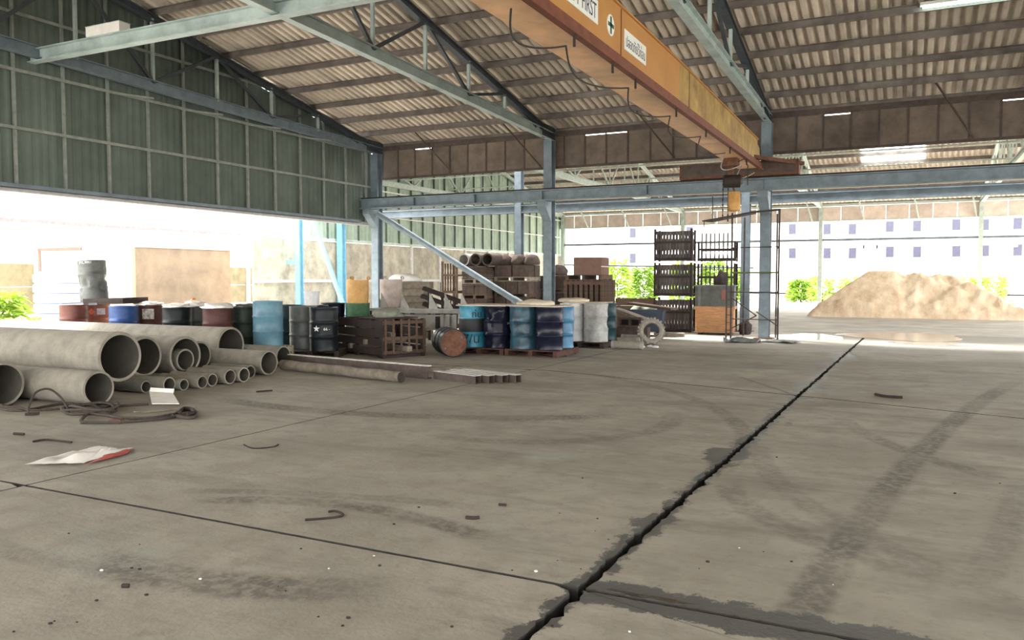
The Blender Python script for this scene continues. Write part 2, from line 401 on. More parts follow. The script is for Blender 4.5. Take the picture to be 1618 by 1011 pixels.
while Y > RIDGE: pu.append(Y); pu.append(2 * RIDGE - Y + (BACK + EAVE - 2 * RIDGE) * 0); Y -= 1.13
for Y in pu:
    z = zroof(Y) - .125
    mb = MB().bar((-16.5, Y, z), (9.3, Y, z), .012, .16); mb.bar((-16.5, Y - .03, z - .075), (9.3, Y - .03, z - .075), .06, .01); mb.bar((-16.5, Y - .03, z + .075), (9.3, Y - .03, z + .075), .06, .01)
    obj('purlin', mb, 'purlin', ceil_)
# ---- trusses of the main hall
TX = [-16.0, -9.75, -3.5, 2.75, 9.0]
def ztop(Y): return zroof(Y) - .32
tl = ['dark steel roof truss against the green gable cladding', 'steel roof truss on the column behind the stacked pavers', 'steel roof truss alongside the orange crane girder',
      'steel roof truss over the bay with the tube lamp', 'steel roof truss at the open end of the hall']
for k, X in enumerate(TX):
    t = thing('roof_truss', tl[k], 'roof truss', (X, 22.3, 5.7), group='roof trusses of the crane hall')
    y0, y1 = 22.55, -7.9; zb0 = 5.83; zb = lambda Y: zb0 + .03 * min(22.3 - Y, Y + 7.7)
    for a, c in ((y0, RIDGE), (y1, RIDGE)):
        obj('top_chord', MB().ibeam((X, a, ztop(a)), (X, c, ztop(c)), .16, .17, .018, (0, 0, 1)), 'steel_slate', t, True)
        obj('bottom_chord', MB().ibeam((X, a, zb(a)), (X, c, zb(c)), .17, .24, .02), 'steel_pale' if k else 'steel_blue', t, True)
    nodes = [22.3 - 1.0 - 1.95 * q for q in range(8)]
    for sgn in (0, 1):
        for q in range(7):
            Ya, Yb = nodes[q], nodes[q + 1]
            if sgn: Ya, Yb = 2 * RIDGE - Ya, 2 * RIDGE - Yb
            lo, hi = ((Ya, Yb) if q % 2 == 0 else (Yb, Ya))
            hi_ = (X, hi, ztop(hi)); lo_ = (X, lo, zb(lo) + .08)
            obj('web_member', MB().bar(lo_, hi_, .07, .07), 'steel_slate', t, True)
            if q < 7: obj('web_member', MB().bar((X, Yb, zb(Yb) + .08), (X, Yb, ztop(Yb)), .07, .06), 'steel_pale', t, True)
    obj('heel_plate', MB().box(X - .03, X + .03, 21.75, 22.75, 5.72, 6.12), 'steel_slate', t, True)
# tie beam between bottom chords
tb = MB().ibeam((-17.6, 10.75, 6.13), (9, 10.75, 6.13), .18, .26, .02)
tag(obj('tie_beam', tb, 'steel_pale'), 'pale blue-grey steel tie beam joining the truss bottom chords', 'beam')
# ---- gable wall
wl = struct(obj('wall_left', MB().box(-16.42, -16.26, -8.2, 22.3, 3.36, 3.47), 'flash'))
YS = [11.39 + 1.06 * k for k in range(-18, 11)]
def clad(x, y0, y1, z0, z1a, z1b, m, parent, ribs=4, out=-1):
    mb = MB(); n = ribs * 4; vs = []
    for i in range(n + 1):
        y = y0 + (y1 - y0) * i / n; o = .014 if i % 4 in (1, 2) else 0
        vs += [(x + out * o, y, z0), (x + out * o, y, z1a + (z1b - z1a) * i / n)]
    obj('cladding_sheet', mb.add(vs, [(2 * i, 2 * i + 2, 2 * i + 3, 2 * i + 1) for i in range(n)]), m, parent)
y = -8.2; k = 0
while y < 22.3:
    y1 = min(y + .762, 22.35); gap = .30 if k in (33, 36, 38) else .02
    clad(-16.28 - .008 * (k % 2), y, y1 + .05, 3.45, zroof(y) - gap, zroof(y1) - gap, 'clad_green', wl); y += .762; k += 1
for Y in YS:
    if Y < -8 or Y > 22: continue
    obj('stud', MB().box(-16.25, -16.19, Y - .025, Y + .025, 3.45, zroof(Y) - .15), 'girt', wl)
for z in (4.62, 5.77, 6.9, 8.0):
    ye = 22.2 if z < 6 else 22.3 - (z + .1 - 6.2) / RS; yb = -8.2 if z < 6 else 2 * RIDGE - ye
    obj('girt', MB().box(-16.20, -16.15, yb, ye, z - .03, z + .03), 'girt', wl)
obj('bottom_flashing', MB().box(-16.3, -16.1, -8.2, 21.6, 3.33, 3.38), 'flash', wl)
obj('bottom_rail', MB().box(-16.24, -16.12, -8.2, 21.6, 3.42, 3.50), 'steel_blue', wl)
wr = struct(obj('wall_right_unseen', MB().box(9.42, 9.58, -8.2, 22.6, 3.36, 3.47), 'flash'))  # unseen wall, added and left open below to set the side light
y = -8.2; k = 0
while y < 22.3:
    y1 = min(y + .762, 22.55); clad(9.46 + .008 * (k % 2), y, y1 + .03, 3.45, zroof(y) - .02, zroof(y1) - .02, 'clad_green', wr, out=1); y += .762; k += 1
for k in range(29):
    Y = -7.9 + 1.06 * k; obj('stud', MB().box(9.36, 9.42, Y - .025, Y + .025, 3.45, zroof(Y) - .25), 'girt', wr)
for z in (4.62, 5.77): obj('girt', MB().box(9.31, 9.36, -8.2, 22.3, z - .03, z + .03), 'girt', wr)
# struts from the gable studs to the truss chord
for Y in (12.52, 14.63, 16.75, 18.93):
    tag(obj('wall_strut', MB().bar((-16.15, Y, 5.75), (-15.9, Y + .9, 5.78), .04, .04), 'girt'), 'short steel strut from the gable girt to the truss chord', 'strut', 'gable struts')
# ---- columns and crane runway
def column(name, X, Y, ztop_, label, grp, w=.26, d=.3, corbel=None, m='steel_blue'):
    t = thing(name, label, 'column', (X, Y, 0), group=grp)
    obj('shaft', MB().ibeam((X, Y, 0), (X, Y, ztop_), w, d, .022, (0, 1, 0)).box(X - w / 2 + .02, X + w / 2 - .02, Y - d / 2 + .02, Y - d / 2 + .04, 0, ztop_), m, t, True)
    obj('base_plate', MB().box(X - .24, X + .24, Y - .24, Y + .24, 0, .025), 'rust', t, True)
    if corbel:
        poly = [(Y - .14, 3.28), (Y - .62, 3.7), (Y - .62, 3.86), (Y - .14, 3.86)]
        mb = MB(); mb.add([(X - w / 2, a, b) for a, b in poly] + [(X + w / 2, a, b) for a, b in poly], [(0, 1, 2, 3), (7, 6, 5, 4), (0, 4, 5, 1), (1, 5, 6, 2), (2, 6, 7, 3), (3, 7, 4, 0)])
        obj('corbel', mb, m, t, True)
    return t
cl = ['blue-grey steel column at the foot of the gable, with the long pipe brace', 'blue-grey steel column between the drums and the paver stacks', 'scuffed steel column inside the scaffold, by the crane end', 'steel column under the runway beyond the scaffold']
for k, X in enumerate(TX[:4]): column('steel_column', X, 22.3, 5.70, cl[k], 'crane runway columns', corbel=True)
rb = thing('crane_runway_beam', 'blue steel crane runway beam resting on the column corbels', 'beam', (-16.5, 21.85, 3.87))
obj('beam', MB().ibeam((-16.55, 21.85, 4.03), (9, 21.85, 4.03), .28, .32, .03), 'steel_blue', rb, True)
obj('rail', MB().bar((-16.55, 21.85, 4.215), (9, 21.85, 4.215), .06, .05), 'rust_dark', rb, True)
for X in TX[1:4] + [-14.2, -6.6, -12]: obj('stiffener', MB().box(X - .008, X + .008, 21.72, 21.98, 3.9, 4.16), 'steel_blue', rb, True)
br = thing('diagonal_brace', 'thick grey pipe brace slanting down from the runway beam', 'brace', (-10.3, 22.3, .5))
a, b = Vector((-15.78, 22.03, 3.72)), py(842, 492, 22.03)
obj('pipe', MB().tube(a, b, .095, 14), 'steel_blue', br, True, True)
m1 = a.lerp(b, .885); m2 = a.lerp(b, .93); obj('sleeve', MB().tube(m1, m2, .115, 14), 'steel_blue', br, True, True)
b2 = a + (b - a) * 1.17; obj('foot', MB().tube(b, Vector((b2.x, b2.y, .02)), .095, 14), 'steel_blue', br, True, True)
# ---- main fascia (asbestos sheets hung below the eave)
f1 = struct(obj('trim_1', MB().bar((-16, 22.62, 4.93), (9.3, 22.62, 4.93), .06, .07).bar((-16, 22.62, 5.92), (9.3, 22.62, 5.92), .08, .16), 'steel_brown'))
x = -16; k = 0
while x < 9.2:
    obj('fascia_panel', MB().box(x + .002, x + .658, 22.60, 22.615, 4.95, 5.836 - random.choice((0, 0, 0, .03))), 'fascia', f1)
    obj('panel_cover_strip', MB().box(x - .022, x + .022, 22.575, 22.6, 4.95, 5.84), 'steel_brown', f1); x += .66
for X in (-14.1, -11.0, -6.9, .4, 5.2):
    tag(obj('eave_strut', MB().bar((X, 21.7, 6.2), (X + .85, 22.56, 4.98), .035, .035), 'steel_brown'), 'thin diagonal strut from a purlin to the eave fascia', 'strut', 'eave struts')
# ---- far bay: columns, beam, trusses, roof, fascia
FX = [-19.6, -12.05, -4.5, 3.05, 10.6]
fl_ = ['pale blue column beside the concrete panel wall', 'steel column rising behind the stacked pavers', 'steel column behind the scaffold and grey crate', 'far-bay steel column past the puddles', 'last far-bay steel column']
for k, X in enumerate(FX[:4]): column('far_bay_column', X, 25, 5.385, fl_[k], 'far bay columns', w=.24, d=.26, m='steel_blue' if k else 'steel_sky')
fb2 = thing('far_runway_beam', 'slate blue runway beam of the far bay with wavy roof behind', 'beam', (-19.6, 25, 3.8))
obj('beam', MB().ibeam((-19.4, 25.0, 3.95), (12, 25.0, 3.95), .24, .26, .03), 'steel_blue', fb2, True)
obj('rail', MB().bar((-19.4, 25.0, 4.1), (12, 25.0, 4.1), .05, .045), 'steel_slate', fb2, True)
FR, FE0, FE1 = 36.0, 24.6, 47.6
def zfar(Y): return 5.75 + RS * (47.3 - Y) if Y >= FR else 5.75 + RS * (47.3 - FR) - RS * (FR - Y)
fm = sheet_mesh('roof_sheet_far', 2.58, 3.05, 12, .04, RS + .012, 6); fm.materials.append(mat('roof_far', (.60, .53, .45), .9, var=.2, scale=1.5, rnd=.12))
fmt = fm.copy(); fmt.materials.clear(); fmt.materials.append(M_('translucent_sheet'))
c2 = struct(obj('ceiling', MB().bar((-20, FR, zfar(FR) + .1), (13, FR, zfar(FR) + .1), .5, .05), 'roof_sheet'))
for r in range(4):
    y = FE1 - r * 2.92
    for k in range(13):
        obj('roof_sheet', fmt if (r == 2 and k == 7) else fm, None, c2, loc=(-20.1 + k * 2.56, y, zfar(y)))
    y = FE0 + r * 2.92
    for k in range(13): obj('roof_sheet', fm, None, c2, loc=(-20.1 + (k + 1) * 2.56, y, zfar(y)), rot=(0, 0, PI))
Y = FE1 - .3
while Y > FR + .2:
    for yy in (Y, 2 * FR - Y): 
        if yy > 24.7: obj('purlin', MB().bar((-19.9, yy, zfar(yy) - .12), (12.8, yy, zfar(yy) - .12), .05, .15), 'purlin', c2)
    Y -= 1.25
fl2 = ['pale green roof truss of the far bay along the panel wall', 'pale green roof truss of the far bay above the stacked pavers', 'pale green roof truss of the far bay above the scaffold', 'pale green roof truss of the far bay above the sand']
for k, X in enumerate(FX[:4]):
    t = thing('far_bay_truss', fl2[k], 'roof truss', (X, 25, 5.2), group='far bay roof trusses')
    for a, c in ((25.0, FR), (47.2, FR)):
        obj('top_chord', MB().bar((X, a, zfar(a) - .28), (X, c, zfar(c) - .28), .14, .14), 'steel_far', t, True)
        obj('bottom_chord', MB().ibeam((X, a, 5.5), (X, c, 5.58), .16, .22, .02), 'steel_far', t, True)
    for q in range(10):
        ya, yb = 26 + q * 2.05, 26 + (q + 1) * 2.05
        p0, p1 = ((X, ya, 5.6), (X, yb, zfar(yb) - .3)) if q % 2 == 0 else ((X, ya, zfar(ya) - .3), (X, yb, 5.6))
        obj('web_member', MB().bar(p0, p1, .06, .06), 'steel_far', t, True)
        obj('web_member', MB().bar((X, yb, 5.6), (X, yb, zfar(yb) - .3), .05, .05), 'steel_far', t, True)
for Y in (29.0, 33.0):
    tag(obj('truss_tie', MB().tube((-19.6, Y, 5.75), (12, Y, 5.75), .03, 6), 'steel_far'), 'thin pale tie rod crossing the far bay trusses', 'tie rod', 'far bay tie rods')
f2 = struct(obj('trim_2', MB().bar((-20, 47.1, 5.55), (13, 47.1, 5.55), .08, .12).bar((-20, 47.1, 4.72), (13, 47.1, 4.72), .06, .06), 'steel_far'))
x = -20
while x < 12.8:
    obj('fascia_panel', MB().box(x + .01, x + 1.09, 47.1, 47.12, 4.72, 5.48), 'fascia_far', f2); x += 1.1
for k in range(12):
    X = -18.2 + 2.6 * k; tag(obj('fascia_strut', MB().bar((X, 46.2, 5.8), (X + .25, 47.05, 4.72), .07, .05), 'steel_far'), 'pale strut bracing the far eave fascia', 'strut', 'far eave struts')
fcl = ['slender column at the far eave beside the green wall', 'slender column at the far eave behind the caged stacks', 'slender column at the far eave behind the sand heap', 'slender column at the far eave past the sand heap']
for k, X in enumerate(FX[:4]):
    t = thing('far_eave_column', fcl[k], 'column', (X, 47, 0), group='far eave columns')
    obj('shaft', MB().ibeam((X, 47, 0), (X, 47, 5.6), .2, .22, .02, (0, 1, 0)), 'steel_far', t, True)
tag(obj('eave_tie_rail', MB().bar((-19.6, 47, 3.68), (12, 47, 3.68), .1, .12), 'steel_blue'), 'grey horizontal tie rail between the far eave columns', 'rail')
tag(obj('low_tie_pipe', MB().tube((-19.6, 47, 2.45), (-8, 47, 2.2), .05, 8), 'steel_blue'), 'thin grey pipe below the tie rail, behind the cardboard box', 'pipe')
# ---- far bay panel wall
wf = struct(obj('wall_back', MB().box(-19.86, -19.80, 23.5, 47.4, 3.0, 3.12), 'steel_far'))
y = 20.6
while y < 47:
    y1 = min(y + 2.4, 47.2)
    for z0 in (0, 1.5): obj('concrete_panel', MB().box(-19.92, -19.84, y + .02, y1 - .1, z0 + .0, z0 + 1.494), 'conc_panel', wf)
    obj('panel_post', MB().box(-19.95, -19.76, y1 - .1, y1 + .02, 0, 3.0), 'pale_wall', wf); y += 2.4
obj('panel_rail', MB().box(-19.84, -19.78, 20.6, 47.2, 1.46, 1.56), 'pale_wall', wf)
y = 23.5; k = 0
while y < 47.2:
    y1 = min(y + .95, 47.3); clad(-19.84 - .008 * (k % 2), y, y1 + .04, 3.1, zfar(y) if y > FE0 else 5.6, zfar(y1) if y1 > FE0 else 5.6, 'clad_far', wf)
    obj('stud', MB().box(-19.82, -19.77, y1 - .025, y1 + .025, 3.1, zfar(max(y1, FE0)) - .1), 'girt_far', wf); y += .95; k += 1
for z in (4.15, 5.2): obj('girt', MB().box(-19.77, -19.72, 23.5, 47.2, z - .025, z + .025), 'paint_white', wf)

# ================================================================ CRANE
GX0, GX1, GY1 = -4.01, -3.56, 21.2
cr = thing('overhead_crane', 'orange overhead crane girder with weathered yellow end', 'crane', (-3.83, 21.85, 4.24))
obj('girder', MB().box(GX0, GX1, -6.5, 13.55, 4.42, 5.2), 'crane', cr, True)
obj('girder_end', MB().hexa([(GX0, 13.55, 4.42), (GX1, 13.55, 4.42), (GX1, GY1, 4.42), (GX0, GY1, 4.42), (GX0, 13.55, 5.2), (GX1, 13.55, 5.2), (GX1, GY1, 5.08), (GX0, GY1, 5.08)]), 'crane_old', cr, True)
obj('end_haunch', MB().slab3([(GX1 - .04, GY1, 5.08), (GX1 - .04, GY1 + .55, 4.95), (GX1 - .04, GY1 + .62, 4.62), (GX1 - .04, GY1, 4.42)], (-1, 0, 0), .46), 'crane_old', cr, True)
obj('soffit_flange', MB().box(GX0 - .03, GX1 + .05, -6.5, GY1, 4.385, 4.42), 'crane_soffit_lit', cr, True)
obj('top_flange', MB().box(GX0 - .03, GX1 + .03, -6.5, 13.55, 5.2, 5.225).hexa([(GX0 - .03, 13.55, 5.2), (GX1 + .03, 13.55, 5.2), (GX1 + .03, GY1, 5.08), (GX0 - .03, GY1, 5.08), (GX0 - .03, 13.55, 5.225), (GX1 + .03, 13.55, 5.225), (GX1 + .03, GY1, 5.105), (GX0 - .03, GY1, 5.105)]), 'crane', cr, True)
obj('conductor_rail', MB().box(GX1 + .0, GX1 + .10, -6.5, GY1 + .1, 4.40, 4.50), 'crane_rail', cr, True)
obj('conductor_rail', MB().box(GX1 + .05, GX1 + .14, -6.5, GY1 + .1, 4.335, 4.375), 'crane_rail', cr, True)
for Y in (10.5, 14.2): obj('weld_seam', MB().box(GX1, GX1 + .008, Y, Y + .02, 4.44, 5.19), 'crane_rail', cr, True)
et = obj('end_truck', MB().box(-5.66, -2.62, 21.66, 22.04, 4.24, 4.62), 'rust', cr, True)
obj('truck_side_plate', MB().box(-5.6, -2.7, 21.64, 21.66, 4.3, 4.6), 'steel_brown', et, True)
for X in (-5.3, -3.0): obj('wheel', MB().tube((X, 21.80, 4.33), (X, 21.9, 4.33), .1, 16), 'rust_dark', et, True)
obj('walkway_arm', MB().bar((-3.75, 20.6, 4.62), (-2.55, 21.9, 4.52), .12, .09), 'rust', cr, True)
for Y in (8.6, 9.9, 10.85, 13.0, 15.1, 17.3, 19.2):
    obj('festoon_hanger', MB().bar((GX1 + .1, Y, 4.34), (GX1 + .1, Y, 4.2), .025, .025), 'rust_dark', cr, True)
hg = [7.2, 8.6, 10.85, 13.0, 15.1, 17.3, 19.2, 20.8]
for q in range(7):
    pts = []
    for i in range(15):
        u = i / 14; pts.append((GX1 - .0 - .25 * math.sin(u * PI), hg[q] + (hg[q + 1] - hg[q]) * u, 4.22 + .1 - (.17 if q < 5 else .3) * 4 * u * (1 - u) * .7 - .1))
    obj('festoon_cable', MB().path(pts, .011, 6), 'cable' if q < 5 else 'bin_pink', cr, True)
def plate(yc, zc, w, h, body, size, m='ink_navy', wfit=None):
    p = obj('sign_plate', MB().box(GX1, GX1 + .008, yc - w / 2, yc + w / 2, zc - h / 2, zc + h / 2), 'sign_white', cr, True)
    me = text_mesh(body, size, .001); xs = [v.co.x for v in me.vertices]; sc = wfit / (max(xs) - min(xs)); xm = (max(xs) + min(xs)) / 2
    ys_ = [v.co.y for v in me.vertices]; ym = (max(ys_) + min(ys_)) / 2
    base = wloc(cr)
    for v in me.vertices: v.co = (GX1 + .0095 + v.co.z - base.x, yc + (v.co.x - xm) * sc - base.y, zc + (v.co.y - ym) - base.z)
    obj('lettering', me, m, p)
    return p
plate(11.14, 4.835, .98, .27, 'ปลอดภัยไว้ก่อน', .20, wfit=.86)
plate(8.93, 4.875, 1.36, .29, 'SAFETY FIRST', .27, wfit=1.24)
e = obj('emblem', MB().tube((GX1, 10.09, 4.86), (GX1 + .008, 10.09, 4.86), .135, 28), 'sign_white', cr, True)
obj('cross', MB().box(GX1 + .008, GX1 + .011, 10.09 - .11, 10.09 + .11, 4.835, 4.885).box(GX1 + .008, GX1 + .011, 10.09 - .028, 10.09 + .028, 4.75, 4.97), 'ink_green', e, True)
# hoist
hx, hy = -3.83, 19.3
ho = thing('chain_hoist', 'rusty chain hoist with orange chain bucket under the crane girder', 'hoist', (hx, hy, 4.38))
obj('trolley', MB().box(hx - .16, hx + .16, hy - .16, hy + .16, 4.2, 4.383).box(hx - .05, hx + .05, hy - .05, hy + .05, 3.95, 4.2), 'rust', ho, True)
obj('motor', MB().tube((hx - .15, hy - .05, 3.86), (hx + .2, hy + .05, 3.86), .15, 18), 'rust_dark', ho, True, True)
obj('motor_cap', MB().tube((hx + .2, hy + .05, 3.86), (hx + .26, hy + .06, 3.86), .10, 18, .07), 'd_grey', ho, True, True)
obj('chain_bucket', MB().lathe([(.001, 0), (.11, 0), (.14, .03), (.145, .42), (.125, .45), (.12, .45), (.12, .1), (.001, .1)], 20, Matrix.Translation((hx + .08, hy, 3.16))), 'tan', ho, True, True)
obj('bucket_strap', MB().bar((hx + .08, hy, 3.6), (hx + .05, hy, 3.75), .05, .02), 'rust', ho, True)
for dx, zl in ((-.17, 2.95), (-.05, 2.9)):
    mb = MB()
    for q in range(int((4.0 - zl) / .06)):
        z = 4.0 - q * .06; mb.bar((hx + dx, hy - .05, z), (hx + dx, hy - .05, z - .055), .03 if q % 2 else .012, .012 if q % 2 else .03)
    obj('chain', mb, 'rust_dark', ho, True)
obj('power_cable', MB().path([(hx + .15, hy, 4.3), (hx + .3, hy, 4.36), (hx + .38, hy, 4.2), (hx + .38, hy, 3.75)], .012, 6), 'cable', ho, True)

# lamps
lp = thing('tube_lamp', 'lit fluorescent tube lamp under the roof purlins', 'lamp', (.8, 18.15, 6.75))
LAMP = lp
obj('batten', MB().box(.1, 1.75, 18.08, 18.22, 6.80, 6.86), 'paint_white', lp, True)
obj('tube', MB().tube((.15, 18.15, 6.775), (1.7, 18.15, 6.775), .02, 10), 'tube_light', lp, True)
for q in (.3, 1.5): obj('hanger', MB().bar((q, 18.15, 6.86), (q, 18.15, 6.92), .02, .02), 'steel_slate', lp, True)
lp.location = (.72, 18.0, 6.86)
lb = thing('junction_box', 'white sheet metal box standing on the tie beam', 'box', (-14.6, 10.75, 6.26))
q = py(165, 34, 10.75); q2 = py(196, 34, 10.75); q0 = py(143, 34, 10.75)
obj('body', MB().box(q0.x, q2.x, 10.64, 10.88, 6.262, 6.44), 'paint_white', lb, True)
obj('lid', MB().box(q0.x - .01, q2.x + .01, 10.63, 10.89, 6.44, 6.452), 'steel_pale', lb, True)
# ================================================================ OBJECTS
# ---- concrete pipes: (end centre px, px height, end X or None for floor contact)
def pipe(xp, ytop, ybot, label, length, rk=1.0, Xe=None, wall=.13, dy=0, block_end=True, grp='concrete pipes lying in the stack'):
    """floor pipe: contact at (xp, ybot); raised pipe: end plane Xe"""
    if Xe is None:
        c = fl(xp, ybot); d = (c - C0).dot(cF); r = (ybot - ytop) / F * d / 2 * .985 * rk; c.z = r; c.y += dy
    else:
        a, b_ = pX(xp, ytop, Xe), pX(xp, ybot, Xe); c = (a + b_) / 2; r = (a.z - b_.z) / 2
    t = thing('concrete_pipe', label, 'pipe', (c.x, c.y, c.z - r), group=grp)
    ri = r * (1 - wall); M = Matrix.Translation((0, 0, r)) @ Matrix.Rotation(-PI / 2, 4, 'Y')   # axis -> -X
    lip = r * .30
    # outer shell with a faint collar step, end ring, bore
    prof = [(ri, 0), (r * .985, 0), (r, .012), (r, lip), (r * .985, lip + .01), (r * .985, length), (ri, length)]
    obj('barrel', MB().lathe(prof, 40, M), 'conc_pipe', t, smooth=True)
    obj('bore', MB().lathe([(ri, 0), (ri, length)], 40, M), mat('conc_bore_shade', (.085, .077, .064), .95, var=.25, scale=3), t, smooth=True)  # darker concrete paints the shade inside the bore
    if block_end: obj('added_end_block', MB().tube((-length + .03, 0, r), (-length + .01, 0, r), ri * .995, 40), 'conc_bore_shade', t)  # unseen disc added at the far end to keep daylight out of the bore
    return c, r
PP = {}
PP['p0'] = pipe(22, 567, 640, 'thick concrete pipe on the floor with rope loops against its mouth', 4.2, dy=-.13, rk=.97)
PP['pb'] = pipe(157, 585, 641, 'medium concrete pipe on the floor behind the coiled wire slings', 4.0)
PP['p1'] = pipe(190, 524, 603, 'largest concrete pipe, lying on top of the pipe behind the slings', 5.2, Xe=-9.5)
PP['p2'] = pipe(229, 531, 595, 'raised concrete pipe half hidden by the largest pipe', 5.0, Xe=-10.15)
PP['p3'] = pipe(293, 531, 593, 'concrete pipe holding a smaller pipe inside its mouth', 4.6, Xe=-10.2)
PP['p3i'] = pipe(293, 551, 586, 'small concrete pipe nested inside a wider pipe', 3.6, Xe=-10.17, wall=.16)
PP['p4'] = pipe(316, 539, 584, 'concrete pipe tucked behind the nested pair', 4.4, Xe=-10.6)
PP['p5'] = pipe(365, 516.5, 573, 'long raised concrete pipe in front of the drum row', 6.5, Xe=-10.9)
PP['p6'] = pipe(422, 553.5, 593, 'concrete pipe on the floor next to the timber pole', 4.2, dy=.05)
PP['p7'] = pipe(433, 547.5, 581, 'concrete pipe on the floor nearest the steel channel', 1.2, dy=.25)
smalls = [(236, 597, 620), (268, 591, 619), (291, 595, 617), (320, 589.6, 614), (336, 586, 610.6), (364, 578.7, 607), (386, 576, 604), (396, 573, 598)]
sl = ['thin concrete pipe in the shadow beside the white bent sheet', 'thin concrete pipe under the nested pipes, mouth by the white sheet', 'slim concrete pipe below the nested pair of pipes', 'slim greenish concrete pipe under the long raised pipe',
      'slim concrete pipe wedged under the pipe behind the nested pair', 'thin concrete pipe lying under the end of the long raised pipe', 'thin concrete pipe next to the fat floor pipe', 'thin concrete pipe half hidden beside the fat floor pipe']
for (xp, a, b_), l in zip(smalls, sl): pipe(xp, a, b_, l, .82, wall=.17, rk=.86, dy=-.05 if xp == 236 else 0, grp='thin concrete pipes at the foot of the stack')
# timber bearers that carry the raised pipes
for Xb in (-11.3, -13.4):
    for key in ('p1', 'p2', 'p3', 'p4', 'p5'):
        c, r = PP[key]; h = c.z - r
        if h > .05: tag(obj('timber_bearer', MB().box(Xb - .07, Xb + .07, c.y - .12, c.y + .12, 0, h), 'wood_dark'), 'dark timber block propping up the raised concrete pipes', 'timber', 'timber props under the pipes')

# ---- drums
DR, DH = .288, .88
dprof = [(.02, .02), (DR - .03, .02), (DR - .02, 0), (DR - .006, 0), (DR, .012), (DR - .004, .03)]
for zc in (.29, .58): dprof += [(DR - .004, zc - .022), (DR + .006, zc - .008), (DR + .006, zc + .008), (DR - .004, zc + .022)]
dprof += [(DR - .004, DH - .03), (DR + .002, DH - .012), (DR, DH), (DR - .012, DH), (DR - .016, DH - .018)]
_dm = {}
def dent(mb, seed, amp):
    out = []
    for v in mb.v:
        x, y, z = v; n = noise.noise((math.cos(math.atan2(y, x)) * 1.6 + seed, math.sin(math.atan2(y, x)) * 1.6, z * 4 + seed))
        k = 1 - max(0, n - .05) * amp; edge = 1 if .06 < z < DH - .05 else .25; k = 1 - (1 - k) * edge
        out.append((x * k, y * k, z))
    mb.v = out; return mb
def drum(loc, m, label, rot=None, dents=0, seed=0, grp=None, lid=None, rz=0):
    t = thing('steel_drum', label, 'drum', loc, group=grp, rot=rot or (0, 0, rz))
    key = (m, dents, seed)
    if dents:
        pr_ = []
        for i, (r, z) in enumerate(dprof):
            if pr_ and z - pr_[-1][1] > .08:
                z0, r0 = pr_[-1][1], pr_[-1][0]
                for q in range(1, 5): pr_.append((r0 + (r - r0) * q / 5, z0 + (z - z0) * q / 5))
            pr_.append((r, z))
        mb = dent(MB().lathe(pr_, 36), seed, dents)
    else: mb = MB().lathe(dprof, 32)
    obj('shell', mb, m, t, smooth=True)
    li = obj('lid', MB().tube((0, 0, DH - .03), (0, 0, DH - .018), DR - .014, 32), lid or m, t)
    for a, r in ((.6, .2), (3.7, .2)): obj('bung', MB().tube((r * math.cos(a), r * math.sin(a), DH - .018), (r * math.cos(a), r * math.sin(a), DH - .002), .03 if a < 1 else .018, 10), 'd_grey', li)
    return t
# ---- pallets
def pallet(loc, label, w=1.15, d=1.15, h=.14, m='wood_pallet', rz=0, n=7, grp='wooden pallets'):
    t = thing('wooden_pallet', label, 'pallet', loc, rz, grp)
    bw = d / n * .78; tm = MB().box(-w / 2, w / 2, -bw / 2, bw / 2, -.011, .011).mesh('deck_board'); tm.materials.append(M_(m))
    for i in range(n): obj('deck_board', tm, None, t, loc=(0, -d / 2 + bw / 2 + i * (d - bw) / (n - 1), h - .011))
    rm_ = MB().box(-.045, .045, -d / 2, d / 2, .022, h - .022).mesh('runner'); rm_.materials.append(M_(m))
    for i in range(3): obj('runner', rm_, None, t, loc=(-w / 2 + .045 + i * (w - .09) / 2, 0, 0))
    for i in (0, n // 2, n - 1): obj('base_board', tm, None, t, loc=(0, -d / 2 + bw / 2 + i * (d - bw) / (n - 1), .011))
    return t
PH = .14
# three pallets with four drums each under loose boards
pc = [at(776, 17.55)]; pc += [pc[0] + Vector((1.21, 0, 0)), at(930, 19.2)]
pn = ['dark red pallet under the cyan drum with black writing', 'red-brown pallet under the glossy navy drum', 'brown pallet under the battered silver drum']
dm = [[('d_navy', 'dented dark navy drum with small white marks on the pallet', .5), ('d_cyan', 'cyan drum with a black band and hand-painted black writing', .1), ('d_black', 'black drum between the dented navy drum and the streaked cyan drum', 0), ('d_teal', 'dark drum at the back of the pallet with the cyan drum', 0)],
      [('d_navy', 'glossy navy drum with bright ribs at the pallet corner', .0), ('d_cyan_dark', 'cyan drum with dark tar streaks down its side', .2), ('d_azure', 'bright azure drum beside the glossy navy drum', .1), ('d_teal', 'dark drum at the back of the pallet with the azure drum', 0)],
      [('d_silver', 'battered silver-grey drum on the brown pallet', .2), ('d_white', 'whitish drum squeezed between the azure and silver drums', .1), ('d_teal', 'dark teal drum behind the silver drum', 0), ('d_black', 'dark drum at the back of the pallet with the silver drum', 0)]]
